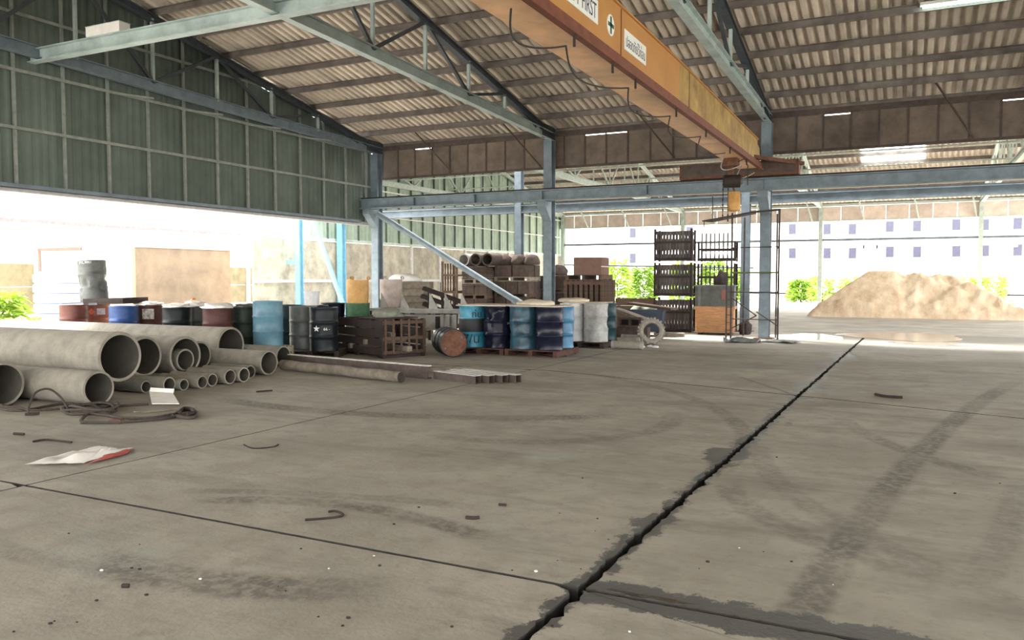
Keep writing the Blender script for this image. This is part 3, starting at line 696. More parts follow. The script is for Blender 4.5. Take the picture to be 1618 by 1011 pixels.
for k, c in enumerate(pc):
    pallet(c, pn[k], 1.18, 1.18, m='wood_red' if k < 2 else 'wood_dark', grp='pallets under the blue drums')
    for (dx, dy), (m, l, dn) in zip(((.296, -.296), (-.296, -.296), (.296, .296), (-.296, .296)), dm[k]):
        t = drum((c.x + dx, c.y + dy, PH), m, l, dents=dn, seed=k * 3.1 + dx * 7, grp='drums on the three pallets', rz=random.random())
        if m == 'd_cyan':
            t.rotation_euler = (0, 0, 0); an = math.atan2(-c.y, -c.x)
            obj('paint_band', MB().lathe([(DR + .008, .33), (DR + .010, .34), (DR + .010, .60), (DR + .008, .61)], 32), 'ink_black', t, smooth=True)
            obj('lettering', wrap_text('ถ่น', .2, DR, .70, an + .35), 'ink_black', t); obj('lettering', wrap_text('7/น', .27, DR, .18, an - .05), 'ink_black', t)
        if k == 0 and m == 'd_navy': obj('lettering', wrap_text('KAI', .06, DR, .52, math.atan2(-c.y, -c.x) + .5), 'paint_white', t)
def sheet(name, pts, z, label, m, cat='board', th=.018, wav=.0, grp=None):
    c = sum((Vector((p[0], p[1], 0)) for p in pts), Vector()) / len(pts); c.z = z
    mb = MB().prism([(p[0] - c.x, p[1] - c.y) for p in pts], 0, th)
    o = obj(name, mb, m, loc=c); return tag(o, label, cat, grp)
def rect(c, w, d, a): return [(c.x + math.cos(a) * sx * w / 2 - math.sin(a) * sy * d / 2, c.y + math.sin(a) * sx * w / 2 + math.cos(a) * sy * d / 2) for sx, sy in ((-1, -1), (1, -1), (1, 1), (-1, 1))]
sheet('plywood_board', rect(pc[0], 1.15, 1.1, .05), PH + DH + .002, 'cream board lying over the cyan and dented navy drums', 'ply', grp='boards on the drums')
sheet('plywood_board', rect(pc[1] + Vector((0, .05, 0)), 1.2, 1.0, -.12), PH + DH + .002, 'cream board lying over the navy and azure drums', 'ply', grp='boards on the drums')
sheet('plywood_board', rect(pc[2] + Vector((-.05, .1, 0)), 1.0, .9, .1), PH + DH + .002, 'cream board lying over the silver drum', 'ply', grp='boards on the drums')
def lump(name, loc, sx, sy, sz, label, cat, m, seed=0, amp=.25, grp=None, rz=0, parent=None):
    bm = bmesh.new(); bmesh.ops.create_icosphere(bm, subdivisions=3, radius=1)
    for v in bm.verts:
        n = noise.noise(v.co * 1.7 + Vector((seed, seed * 2, 0))); k = 1 + n * amp; v.co *= k
        v.co.x *= sx; v.co.y *= sy; v.co.z = max(v.co.z, -.35) * sz
    zm = min(v.co.z for v in bm.verts)
    for v in bm.verts: v.co.z -= zm
    me = bpy.data.meshes.new(name); bm.to_mesh(me); bm.free(); smooth_me(me, 60)
    o = obj(name, me, m, parent, loc=loc, rot=(0, 0, rz))
    return tag(o, label, cat, grp) if not parent else o
lump('cement_sack', (pc[1].x - .1, pc[1].y - .1, PH + DH + .022), .42, .26, .09, 'flat cream sack on the board over the navy drum', 'sack', 'ply', 2)
lump('cement_sack', (pc[2].x - .35, pc[2].y - .1, PH + DH + .022), .40, .25, .08, 'flat cream sack on the board over the silver drum', 'sack', 'ply', 5)
# fallen drum
p = at(700, 17.35); t = drum((p.x + .1, p.y - .1, DR + .006), 'd_black', 'dark drum lying on its side with a rusty end', rot=(PI / 2, 0, math.radians(43)), lid='rust', dents=.08, seed=4)
# ---- drum row behind the pipes
row = [(115, 11.7, 'd_red', 'dull red drum at the end of the row, next to the white tank'), (151, 12.35, 'd_orange', 'faded orange-red drum with a diamond hazard label'), (194, 11.7, 'd_blue', 'bright blue drum behind the long pipe'), (236, 12.35, 'd_brown', 'brown drum with a square white label'),
       (279, 11.7, 'd_black', 'black drum between the labelled brown drum and the grey one'), (309, 12.35, 'd_grey', 'grey drum set back between the black and maroon drums'), (343, 11.7, 'd_brown', 'maroon drum with no label behind the long pipe'), (386, 12.35, 'd_green', 'dark olive drum beside the light blue drum')]
RW = {x: py(x, 440, Y_) * 1.0 for x, Y_, _, _ in row}
for k in range(4):
    c = (RW[row[2 * k][0]] + RW[row[2 * k + 1][0]]) / 2; c.z = 0
    pallet(c, ['pallet under the dull red and orange drums', 'pallet under the bright blue and labelled brown drums', 'pallet under the black and grey drums', 'pallet under the maroon and olive drums'][k], 1.12, 1.3, grp='pallets under the drum row')
rd = []
for x, d, m, l in row:
    p = RW[x]; t = drum((p.x, p.y, PH), m, l, dents=.08, seed=x, grp='drums in the row behind the pipes'); an = math.atan2(-p.y, -p.x); rd.append(t)
    if m == 'd_orange':
        mb = MB(); r = DR + .004; n = 8
        def cyl_quad(a0, z0, hw, hh, diamond=False):
            pts = [(-hw, 0), (0, -hh), (hw, 0), (0, hh)] if diamond else [(-hw, -hh), (hw, -hh), (hw, hh), (-hw, hh)]
            q = MB()
            if diamond:
                for s0 in range(4):
                    A, B = pts[s0], pts[(s0 + 1) % 4]; q.add([(r * math.cos(a0), r * math.sin(a0), z0)] + [(r * 1.004 * math.cos(a0 + P[0] / r), r * 1.004 * math.sin(a0 + P[0] / r), z0 + P[1]) for P in (A, B)], [(0, 1, 2)])
            else:
                q.add([(r * math.cos(a0 + (-hw + 2 * hw * i / n) / r), r * math.sin(a0 + (-hw + 2 * hw * i / n) / r), z0 + s1 * hh) for i in range(n + 1) for s1 in (-1, 1)], [(2 * i, 2 * i + 2, 2 * i + 3, 2 * i + 1) for i in range(n)])
            return q
        obj('hazard_label', cyl_quad(an - .35, .72, .075, .075, True), mat('label_orange', (.75, .2, .09), .6), t)
        obj('paper_label', cyl_quad(an + .35, .72, .09, .07), mat('label_lilac', (.5, .45, .5), .7, var=.4, scale=20), t)
    if l.startswith('brown drum'): obj('paper_label', cyl_quad(an - .15, .70, .12, .11), mat('label_print', (.75, .72, .66), .7, scale=22, col2=(.12, .10, .09)), t)
# tray, dented grey drum and rubbish on the row
zt = PH + DH
tc = Vector((-15.75, 11.95, 0)); ty = thing('steel_tray', 'rusty steel tray lying askew on the red and blue drums', 'tray', (tc.x, tc.y, zt + .062), rot=(.0, -.03, .12))
obj('plate', MB().box(-.9, .8, -.35, .35, 0, .012), 'rust_dark', ty)
for y in (-.35, .34): obj('side_flange', MB().box(-.3, .8, y, y + .012, -.04, .09), 'rust_dark', ty)
obj('end_flange', MB().box(.79, .8, -.35, .35, -.04, .09), 'rust_dark', ty)
obj('support_block', MB().box(-.14, .1, -.36, -.2, -.05, 0), 'steel_slate', ty)
p = at(146, 16.2); t = drum((tc.x - .32, tc.y - .06, zt + .085), 'd_grey', 'crumpled grey drum standing on the rusty tray', dents=.45, seed=11.3, rot=(0, -.085, 0))
an = math.atan2(-p.y, -p.x); obj('lettering', wrap_text('PTL.9001', .07, DR, .83, an - .45), 'paint_white', t)
for k, (x, m) in enumerate(((225, 'cloth_white'), (262, 'cloth_white'), (330, 'cloth_white'), (355, 'cloth_white'))):
    p = RW[(236, 279, 309, 343)[k]]; lump('white_sack', (p.x, p.y, zt + .002), .29, .27, .06 + .02 * (k > 1), ['limp white sack on the brown labelled drum', 'limp white sack on the black drum', 'crumpled white sack on the set-back grey drum', 'torn white sack on the maroon drum'][k], 'sack', m, k * 3, .45)
p = RW[309] + Vector((-.2, .12, 0)); tt = thing('yellow_can', 'small yellow can standing on the grey drum', 'can', (p.x, p.y, zt)); obj('body', MB().lathe([(.001, 0), (.07, 0), (.07, .13), (.06, .14), (.001, .14)], 16), mat('can_yellow', (.7, .38, .03), .5), tt, smooth=True); obj('cap', MB().tube((0, 0, .14), (0, 0, .17), .03, 10), 'red_trim', tt)
p = RW[386]; lump('rag_heap', (p.x, p.y, zt + .003), .22, .2, .06, 'grey rag heap on the olive drum', 'rag', 'd_grey', 9, .5)
# ---- light blue drum on double pallet, dark drum group
p = at(423, 15.9); 
pallet(p, 'lower of the two pallets under the light blue drum', .72, .66, rz=.05, m='wood_old', grp='pallets under the light blue drum'); pallet((p.x, p.y, .14), 'upper pallet under the light blue drum', .7, .66, rz=-.04, m='wood_old', grp='pallets under the light blue drum')
drum((p.x, p.y, .28), 'd_light', 'clean light blue drum standing alone on two pallets')
p = at(497, 16.68); pallet(p, 'pallet under the star-marked dark drum', 1.15, .85, rz=yaw, m='wood_dark', n=5, grp='pallets under the dark drums')
q = at(474, 17.75); pallet(q, 'pallet under the black drum that carries the white pail', 1.2, .85, rz=yaw, m='wood_dark', n=5, grp='pallets under the dark drums')
q = at(550, 19.3); pallet((q.x, q.y, 0), 'pallet under the green drum and tan skip', 1.2, 1.0, rz=yaw, m='wood_dark', grp='pallets under the dark drums')
for k, (x, d, m, l) in enumerate(((479, 16.95, 'd_grey', 'grey-fronted drum with black drips beside the star-marked drum'), (511, 16.4, 'd_black', 'black drum with a white star and small white marks'), (458, 17.9, 'd_teal', 'dark teal drum behind the light blue drum'), (498, 17.55, 'd_black', 'black drum that carries the small white pail'), (526, 19.35, 'd_navy', 'navy drum beside the green drum under the tan skip'))):
    p = at(x, d); t = drum((p.x, p.y, PH), m, l, dents=.06, seed=x, grp='dark drums behind the slatted crate')
    if k == 1:
        an = math.atan2(-p.y, -p.x)
        st = MB(); pts = []
        for i in range(10):
            rr = .07 if i % 2 == 0 else .028; tt_ = PI / 2 + i * PI / 5; pts.append((rr * math.cos(tt_), rr * math.sin(tt_)))
        st.add([((DR + .012) * math.cos(an - .5 + a / DR), (DR + .012) * math.sin(an - .5 + a / DR), .46 + b_) for a, b_ in [(0, 0)] + pts], [(0, i + 1, (i + 1) % 10 + 1) for i in range(10)])
        obj('star_mark', st, 'paint_white', t); obj('lettering', wrap_text('66 -', .08, DR + .005, .45, an + .2), 'paint_white', t)
p = at(493, 17.55); t = thing('white_pail', 'small white pail standing on a black drum', 'pail', (p.x, p.y, PH + DH)); obj('body', MB().lathe([(.001, 0), (.15, 0), (.165, .3), (.155, .3), (.145, .02), (.001, .02)], 24), 'd_white', t, smooth=True); obj('rim', MB().lathe([(.165, .285), (.175, .285), (.175, .305), (.165, .305)], 24, close=True), 'd_white', t, smooth=True)
# tan skip on green base
p = at(565, 19.25)
t = drum((p.x, p.y, PH), 'bin_green', 'green drum under the tan lifting skip')
def skip(loc, h, r0, r1, m, label):
    t = thing('lifting_skip', label, 'skip', loc, group='lifting skips')
    obj('bucket', MB().lathe([(.001, 0), (r0, 0), (r1, h * .35), (r1, h), (r1 - .02, h), (r1 - .02, h * .4), (.001, .03)], 28), m, t, smooth=True)
    for a in (.6, 2.7, 4.8): obj('lifting_lug', MB().lathe([(.03, -.02), (.045, -.02), (.045, .02), (.03, .02)], 12, Matrix.Translation((r1 * math.cos(a), r1 * math.sin(a), h + .04)) @ Matrix.Rotation(PI / 2, 4, 'X'), close=True), m, t)
    return t
skip((p.x, p.y, PH + DH), .55, .25, .262, 'tan', 'tan lifting skip set on a green drum')
# ---- steel mould with triangular gussets
A, B = at(590, 19.6), at(738, 19.0); dirv = (B - A).normalized(); rz = math.atan2(dirv.y, dirv.x); Ln = (B - A).length
sm_ = thing('steel_mould', 'long rusty steel mould with triangular gusset plates', 'mould', (A.x, A.y, 0), rz)
obj('top_rail', MB().box(0, Ln, -.1, .1, .78, .86), 'conc_grey', sm_); obj('rail_flange', MB().box(-.02, Ln, -.16, .16, .86, .885), 'conc_grey', sm_)
obj('channel_beam', MB().ibeam((0, 0, .56), (Ln * .86, 0, .56), .25, .36, .03), 'conc_grey', sm_)
for u in (.1, .32, .62, .78, .95):
    X = Ln * u; obj('gusset_plate', MB().slab3([(X - .03, -.06, .885), (X + .20, -.06, .885), (X - .01, -.06, 1.26)], (0, 1, 0), .02), 'conc_grey', sm_)
for u in (.03, .3, .7, .98): obj('leg', MB().box(Ln * u - .05, Ln * u + .05, -.08, .08, 0, .78), 'rust_dark', sm_)
for u in (.74, .80, .87): obj('end_plate', MB().box(Ln * u, Ln * u + .09, -.15, -.13, .38, .76), 'conc_grey', sm_)
p = at(618, 20.3); st_ = thing('steel_stand', 'low dark stand carrying the pinkish skip', 'stand', (p.x, p.y, 0))
obj('top', MB().box(-.45, .45, -.4, .4, .8, .86), 'conc_grey', st_)
for sx in (-.4, .4):
    for sy in (-.35, .35): obj('leg', MB().box(sx - .04, sx + .04, sy - .04, sy + .04, 0, .8), 'rust_dark', st_)
skip((p.x, p.y, .86), .72, .17, .28, 'bin_pink', 'pinkish-grey lifting skip with tapered bottom on a stand')
# boards pile and tilted scrap behind
p = at(655, 22.0)
for k in range(8):
    q = p + Vector((random.uniform(-.08, .08), random.uniform(-.08, .08), 0)); rr = rect(q, .95, .6, .3 + random.uniform(-.15, .15)); sheet('stacked_board', rr, .0 + .19 * k, 'weathered grey plank in the crooked pile behind the pinkish skip', 'wood_old', 'plank', .185, grp='crooked plank pile')
lump('white_bag', (p.x - .3, p.y, 1.52), .5, .35, .16, 'bulging white bag on the crooked plank pile', 'bag', 'cloth_white', 6, .2)
p = at(702, 21.0); sc = thing('scrap_frame', 'dark tilted scrap frame leaning behind the gusset plates', 'scrap', (p.x, p.y, 0), rz=.3)
for k, (x0, z0, x1, z1) in enumerate(((-.55, 1.35, .5, .98), (-.6, 1.15, .45, .8), (-.55, .95, .3, .62))): obj('rail', MB().bar((x0, 0, z0), (x1, 0, z1), .22, .1), 'rust_dark', sc)
for x in (-.4, -.05, .3): obj('prop', MB().bar((x, 0, 0), (x, 0, 1.15 - .3 * x), .06, .06), 'rust_dark', sc)
obj('spike', MB().bar((-.1, 0, 1.1), (-.1, 0, 1.5), .02, .02), 'rust_dark', sc)
# ---- slatted crate
ck = fl(605, 567); e1 = fl(525, 555); ax = (e1 - ck).normalized(); rz = math.atan2(ax.y, ax.x); Lc, Dc, Hc = 2.15, 1.0, .78
cr_ = thing('slatted_crate', 'wooden slatted crate with shade-darkened sides in front of the black drums', 'crate', (ck.x, ck.y, 0), rz)
def cl_box(n, *b_, m='wood_dark'): obj(n, MB().box(*b_), m, cr_)
sgn = -1   # local +y points away from the camera side when mirrored
for x in (0, Lc * .5, Lc - .07): 
    for y in (0, -Dc + .07): cl_box('corner_post', x, x + .07, y - .07, y, .0, Hc)
for z in (.06, .24, .42, .60):
    cl_box('side_slat', 0, Lc, -.0, .018, z, z + .155); cl_box('side_slat', 0, Lc, -Dc - .018, -Dc, z, z + .155)
for z in (.08, .36, .68): cl_box('end_slat', -.018, 0, -Dc, 0, z, z + .07, m='wood_pallet'); cl_box('end_slat', Lc, Lc + .018, -Dc, 0, z, z + .07)  # near end in lighter wood; long sides painted dark for their shade
for k in range(6): y = -.03 - k * (Dc - .09) / 5; cl_box('end_upright', -.034, -.018, y - .045, y, .08, Hc, m='wood_pallet')
cl_box('crate_floor', 0, Lc, -Dc, 0, .10, .13)
for x in (.05, Lc - .12): cl_box('skid', x, x + .07, -Dc, 0, 0, .06)
for k in range(6):
    q = cr_.matrix_basis @ Vector((.25 + .32 * k, -.5 + .12 * (k % 2), 0)); w_ = tag(obj('timber_offcut', MB().box(-.45, .45, -.06, .06, 0, .1), 'wood_old', loc=(q.x, q.y, .135 + .12 * (k % 3)), rot=(0, 0, rz + PI / 2 * (k % 2) * .9)), 'timber offcut lying inside the slatted crate', 'offcut', 'offcuts in the slatted crate')
q = cr_.matrix_basis @ Vector((.55, -.45, 0)); sheet('crate_lid_board', rect(q + Vector((0, 0, 0)), .8, .95, rz), Hc + .002, 'loose board across the top of the slatted crate', 'wood_dark')
lump('canvas_heap', (q.x, q.y, Hc + .022), .32, .26, .14, 'folded grey-green canvas on the slatted crate', 'canvas', 'canvas', 3, .35)
# ---- long steel and timber on the floor
ch = thing('steel_channel', 'long dark steel channel lying on the floor by the crate', 'steel channel', tuple(fl(680, 598)))
a, b_ = fl(455, 578), fl(676, 599); a.z = b_.z = .11
obj('web', MB().bar(a, b_, .02, .2), 'steel_brown', ch, True)
for s_ in (.1, -.1):
    dv = (b_ - a).normalized(); sd = Vector((-dv.y, dv.x, 0)) * .04; obj('flange', MB().bar(a + sd + Vector((0, 0, s_)), b_ + sd + Vector((0, 0, s_)), (.1), .016), 'steel_lit_top' if s_ > 0 else 'steel_brown', ch, True)  # upper flange takes the steel with light painted in
tp = thing('timber_pole', 'weathered round timber pole on the floor beside the channel', 'pole', tuple(fl(630, 606)))
a, b_ = fl(446, 585), fl(634, 605); a.z = .10; b_.z = .09
pts = [a.lerp(b_, i / 12) + Vector((0, .02 * math.sin(i * 1.3), .006 * math.sin(i * 2.1))) for i in range(13)]
obj('trunk', MB().path(pts, .085, 12), 'wood_old', tp, True, True); obj('cut_end', MB().tube(b_, b_ + (b_ - a).normalized() * .006, .083, 12), 'rust_dark', tp, True)
a0, b0 = fl(686, 598.5), fl(752, 607); dv = (b0 - a0).normalized(); sd = Vector((-dv.y, dv.x, 0))
bl = ['square steel tube at the outer edge of the tube bundle', 'square steel tube in the middle of the tube bundle', 'square steel tube at the inner edge of the tube bundle', 'square steel tube on top of the bundle']
for k, (o_, z) in enumerate(((.05, .066), (.22, .066), (.39, .066), (.56, .066))):
    p, q = a0 + sd * o_ + Vector((0, 0, z)) + dv * .1 * (k % 2), b0 + sd * o_ + Vector((0, 0, z)) + dv * .12 * k
    t = thing('square_steel_tube', bl[k] if k < 3 else 'square steel tube nearest the floor joint in the tube bundle', 'steel tube', (q.x, q.y, 0), group='square tubes on the floor'); s_ = .06; th = .008; up = Vector((0, 0, 1))
    for oo, w_, h_ in ((up * s_, 2 * s_ + th, th), (-up * s_, 2 * s_ + th, th), (sd * s_, th, 2 * s_ - th), (-sd * s_, th, 2 * s_ - th)): obj('tube_wall', MB().bar(p + oo, q + oo, w_, h_), 'steel_lit_top' if oo.z > 0 else 'steel_brown', t, True)  # only the top wall takes the steel with light painted in
p = fl(670, 583); sheet('floor_plank', rect(at(688, 14.0), 1.1, .14, .9), .0, 'short grey plank behind the tube bundle', 'wood_old', 'plank', .06)
# ---- slings, strips and litter in front of the pipes
def fpath(pts, z=.02): return [fl(x, y) + Vector((0, 0, z if not isinstance(z, list) else z[i])) for i, (x, y) in enumerate(pts)]
def smoothp(P, n=6):
    out = []
    for i in range(len(P) - 1):
        p0, p1, p2, p3 = P[max(i - 1, 0)], P[i], P[i + 1], P[min(i + 2, len(P) - 1)]
        for k in range(n):
            t = k / n; out.append(.5 * ((2 * p1) + (p2 - p0) * t + (2 * p0 - 5 * p1 + 4 * p2 - p3) * t * t + (3 * p1 - p0 - 3 * p2 + p3) * t ** 3))
    return out + [P[-1]]
sg = thing('wire_rope_sling', 'coiled dark wire rope sling with a hooked end on the floor', 'sling', tuple(fl(200, 662)))
obj('rope', MB().path(smoothp(fpath([(128, 670), (170, 670), (215, 668), (255, 664), (280, 660)])), .018, 7), 'rope', sg, True, True)
obj('rope', MB().path(smoothp(fpath([(128, 668), (140, 658), (165, 660), (195, 664), (240, 664), (275, 658)], .028)), .018, 7), 'rope', sg, True, True)
obj('ferrule', MB().bar(fl(176, 668) + Vector((0, 0, .022)), fl(193, 669) + Vector((0, 0, .022)), .06, .045), 'rust', sg, True)
obj('end_loop', MB().path(smoothp(fpath([(272, 660), (285, 653), (300, 651), (311, 655), (307, 662), (292, 663), (278, 660)], .025)), .02, 7), 'rope', sg, True, True)
obj('hook', MB().path(smoothp(fpath([(284, 658), (290, 652), (303, 653), (306, 659), (296, 661)], .05)), .024, 8), 'rust_dark', sg, True, True)
coil = []
for i in range(70):
    t_ = i / 70 * 2 * PI * 3.2; c = fl(142, 652); coil.append(c + Vector((math.cos(t_) * (.34 + .06 * math.sin(t_ * .7)), math.sin(t_) * (.2 + .05 * math.cos(t_ * 1.3)), .02 + .012 * (i / 12) + .015 * math.sin(t_ * 2.3))))
sg2 = thing('wire_rope_sling', 'tangled wire rope coil in front of the medium floor pipe', 'sling', tuple(fl(142, 655)))
obj('rope', MB().path(coil, .017, 7), 'rope', sg2, True, True)
obj('tail', MB().path(smoothp([coil[-1]] + fpath([(175, 645), (200, 643), (235, 641)])), .015, 7), 'rope', sg2, True, True)
obj('thimble', MB().path(smoothp(fpath([(150, 648), (160, 643), (172, 645), (172, 650), (160, 653), (150, 648)], .05)), .022, 7), 'rust_dark', sg2, True, True)
sg3 = thing('wire_rope_sling', 'wire rope arching off the floor towards the thick pipe', 'sling', tuple(fl(50, 652)))
P = fpath([(110, 653), (96, 648), (78, 648), (58, 651), (47, 655), (44, 657)], [.02, .16, .26, .24, .12, .02]); obj('arch', MB().path(smoothp(P), .013, 7), 'rope', sg3, True, True)
obj('rope', MB().path(smoothp(fpath([(0, 648), (20, 651), (45, 650), (75, 644), (105, 640), (135, 643)])), .016, 7), 'rope', sg3, True, True)
obj('rope', MB().path(smoothp(fpath([(0, 640), (12, 646), (30, 648), (50, 652), (95, 650)], .03)), .014, 7), 'rope', sg3, True, True)
obj('shackle', MB().bar(fl(40, 657) + Vector((0, 0, .02)), fl(62, 656) + Vector((0, 0, .02)), .03, .03), 'rust_dark', sg3, True)
wsx = thing('bent_sheet', 'white bent sheet propped on the floor by the thin pipes', 'sheet', tuple(fl(258, 641)))
q1, q2, q3, q4 = fl(240, 641), fl(283, 641), fl(272, 622, .0), fl(233, 621, .0); q1.z = q2.z = .02; q3 = fl(273, 630); q4 = fl(236, 629); q3.z = .07; q4.z = .08
obj('panel', MB().slab3([q1, q2, q3, q4], (0, 0, 1), .012), 'cloth_white', wsx, True); obj('lip', MB().slab3([q4, q3, q3 + Vector((0, .02, .06)), q4 + Vector((0, .02, .06))], (0, 1, 0), .012), 'cloth_white', wsx, True)
# cement sack litter
bgp = thing('torn_sack', 'flattened torn white sack with a red stripe on the floor', 'sack', tuple(fl(125, 722)))
def sackmesh(poly, n, zf, m, name, th=.01):
    c = [fl(x, y) for x, y in poly]; mb = MB(); k = len(c)
    A_, B_, C_, D_ = c; vs = []
    for i in range(n + 1):
        for j in range(n + 1):
            u, v = i / n, j / n; p = (A_ * (1 - u) + B_ * u) * (1 - v) + (D_ * (1 - u) + C_ * u) * v
            z = .012 + zf * max(0, noise.noise((p.x * 5, p.y * 5, 2)) + .35) * min(1, 4 * u * (1 - u) + .15) * min(1, 5 * v * (1 - v) + .1); vs.append((p.x + .02 * noise.noise((u * 9, v * 3, 1)), p.y + .03 * noise.noise((u * 7, v * 4, 5)), z))
    mb.add(vs, [(i * (n + 1) + j, (i + 1) * (n + 1) + j, (i + 1) * (n + 1) + j + 1, i * (n + 1) + j + 1) for i in range(n) for j in range(n)])
    obj(name, mb, m, bgp, True, True)
sackmesh([(38, 736), (132, 734), (185, 710), (150, 707)], 14, .09, 'cloth_white', 'sack_body'); sackmesh([(128, 734), (196, 716), (210, 709), (160, 714)], 10, .06, 'cloth_white', 'sack_flap'); sackmesh([(134, 736), (199, 719), (212, 711), (165, 722)], 10, .05, 'red_trim', 'red_stripe')
for k, (pts, l, m, r) in enumerate((([(212, 652), (228, 653), (260, 650), (310, 644)], 'thin pale strip lying between the slings and the bent sheet', 'wood_old', .012), ([(52, 699), (72, 696), (95, 698), (113, 700)], 'thin dark splinter on the floor behind the torn sack', 'wood_dark', .01),
        ([(482, 823), (510, 821), (536, 818), (542, 814), (530, 809), (519, 810)], 'bent dark wire lying in the open floor', 'rust_dark', .008), ([(385, 703), (400, 709), (430, 707), (440, 703)], 'twist of thin wire on the floor past the torn sack', 'rust_dark', .006), ([(1383, 625), (1398, 628), (1426, 630)], 'dark stick on the floor slab past the crack', 'wood_dark', .02), ([(736, 820), (748, 821), (757, 820)], 'short dark splinter near the bent wire', 'wood_dark', .012), ([(788, 799), (800, 800)], 'tiny dark chip beyond the short splinter', 'wood_dark', .01), ([(193, 929), (204, 929)], 'small dark chip by the broad tyre mark', 'wood_dark', .012), ([(22, 687), (38, 688)], 'short dark peg near the rope arch', 'wood_dark', .014), ([(405, 620), (430, 618)], 'thin dark chip near the fat floor pipe', 'wood_dark', .012))):
    tag(obj('floor_strip', MB().path(smoothp(fpath(pts, r)), r, 6), m, smooth=True), l, 'strip')
for k in range(46):
    x, y = random.uniform(10, 1000), random.uniform(800, 1000)
    if k > 32: x, y = random.uniform(900, 1600), random.uniform(620, 950)
    p = fl(x, y); s_ = random.uniform(.004, .011); bm = bmesh.new(); bmesh.ops.create_icosphere(bm, subdivisions=1, radius=s_)
    for v in bm.verts: v.co.x *= random.uniform(.8, 1.5); v.co.z *= .6
    me = bpy.data.meshes.new('pebble'); bm.to_mesh(me); bm.free(); w_ = k % 6 == 0
    tag(obj('pebble', me, 'paint_white' if w_ else 'rust_dark', loc=(p.x, p.y, s_ * .55)), 'pale pebble lying loose on the floor slab' if w_ else 'dark crumb of rubble lying loose on the floor slab', 'pebble', 'loose pale pebbles' if w_ else 'loose dark rubble')

# ---- puddles
def puddle(cx, cy, rx, ry, seed, label):
    c = fl(cx, cy); pts = []
    for i in range(48):
        t_ = 2 * PI * i / 48; k = 1 + .35 * noise.noise((math.cos(t_) * 1.4 + seed, math.sin(t_) * 1.4, seed)) + .12 * noise.noise((math.cos(t_) * 5, math.sin(t_) * 5 + seed, 3)); pts.append((rx * k * math.cos(t_), ry * k * math.sin(t_)))
    tag(obj('puddle', MB().prism(pts, -.004, .006), 'water_film', loc=(c.x, c.y, .0)), label, 'puddle')
puddle(1278, 532, 1.0, 1.1, 1.2, 'shallow puddle at the foot of the scaffold'); puddle(1430, 532, 1.5, 1.5, 4.4, 'wide shallow puddle in front of the sand heap'); puddle(1470, 543, .9, .6, 8.1, 'small puddle at the slab edge before the wide one')
c = fl(1060, 950); pts = []
for i in range(40):
    t_ = 2 * PI * i / 40; k = 1 + .9 * noise.noise((math.cos(t_) * 3.5, math.sin(t_) * 3.5, 7.7)); pts.append((.2 * k * math.cos(t_), .022 * k * math.sin(t_)))
tag(obj('puddle', MB().prism(pts, -.002, .003), 'water_film', loc=(c.x - .1, c.y, 0), rot=(0, 0, -.02)), 'thin sliver of water lying on the wet floor joint', 'puddle')

# ---- paver stacks
def paver_stack(px0, px1, d, levels, label, grp_l, sizes, topz=None, m='paver', rz=.06):
    c = at((px0 + px1) / 2, d); w = (px1 - px0) / F * d * .93; z = 0
    for L_ in range(levels):
        pallet((c.x, c.y, z), 'pallet at level %s of the %s' % (['one', 'two', 'three', 'four', 'five'][L_], label), w, 1.0, rz=rz, m='wood_old' if L_ % 2 else 'wood_pallet', n=6, grp='pallets in the paver stacks'); z += PH
        nb, hb = sizes[L_ % len(sizes)]
        for row_ in range(2):
            for i in range(nb):
                bw = w / nb; X = -w / 2 + bw * (i + .5); Yl = -.26 + .5 * row_
                v = Vector((X * math.cos(rz) - Yl * math.sin(rz), X * math.sin(rz) + Yl * math.cos(rz), 0))
                if grp_l == 'block':
                    bk = MB().box(-bw * .47, bw * .47, -.23, .23, 0, hb); o = obj('concrete_block', bk, m, loc=(c.x + v.x, c.y + v.y, z), rot=(0, 0, rz + random.uniform(-.03, .03))); tag(o, 'dark brown concrete block packed in the %s' % label, 'block', 'blocks in the ' + label)
                else:
                    for s_ in range(int(hb / .06)):
                        o = obj('concrete_slab', MB().box(-bw * .48, bw * .48, -.24, .24, 0, .055), m, loc=(c.x + v.x + random.uniform(-.02, .02), c.y + v.y, z + s_ * .06), rot=(0, 0, rz)); tag(o, 'thin brown slab packed in the %s' % label, 'slab', 'slabs in the ' + label)
        z += hb + .004 if grp_l == 'block' else int(hb / .06) * .06
    return c, z, w
c, z1, w1 = paver_stack(737, 783, 26.4, 4, 'slab stack behind the pipe brace', 'slab', [(2, .36), (2, .30), (2, .36), (2, .42)])
for k in range(3): tag(obj('paving_channel', MB().lathe([(.16, -.4), (.20, -.4), (.20, .4), (.16, .4)], 20, Matrix.Translation((c.x - .36 + .43 * k, c.y - .1, z1 + .203)) @ Matrix.Rotation(PI / 2, 4, 'X'), close=True), 'conc_grey' if k == 0 else 'paver', smooth=True), ['pale short concrete pipe on the slab stack', 'brown short concrete pipe amid the slab stack top', 'brown short concrete pipe at the column side of the slab stack'][k], 'pipe')
c, z2, w2 = paver_stack(786, 850, 26.4, 4, 'block stack behind the column', 'block', [(4, .34), (3, .36), (3, .38), (2, .38)])
for k in range(3): lump('brown_sack', (c.x - .38 + .47 * k, c.y - .1, z2 + .002), .235, .33, .26, ['slumped brown sack at the brace side of the block stack', 'slumped brown sack in the middle of the block stack', 'slumped brown sack by the column on the block stack'][k], 'sack', 'paver', k * 4 + 1, .15)
c, z3, w3 = paver_stack(856, 905, 26.9, 3, 'low dark stack beyond the column', 'block', [(3, .42), (3, .42), (3, .42)], m='wood_dark')
lump('brown_sack', (c.x + .1, c.y - .1, z3 + .002), .3, .3, .26, 'brown sack on the low dark stack', 'sack', 'paver', 14, .2)
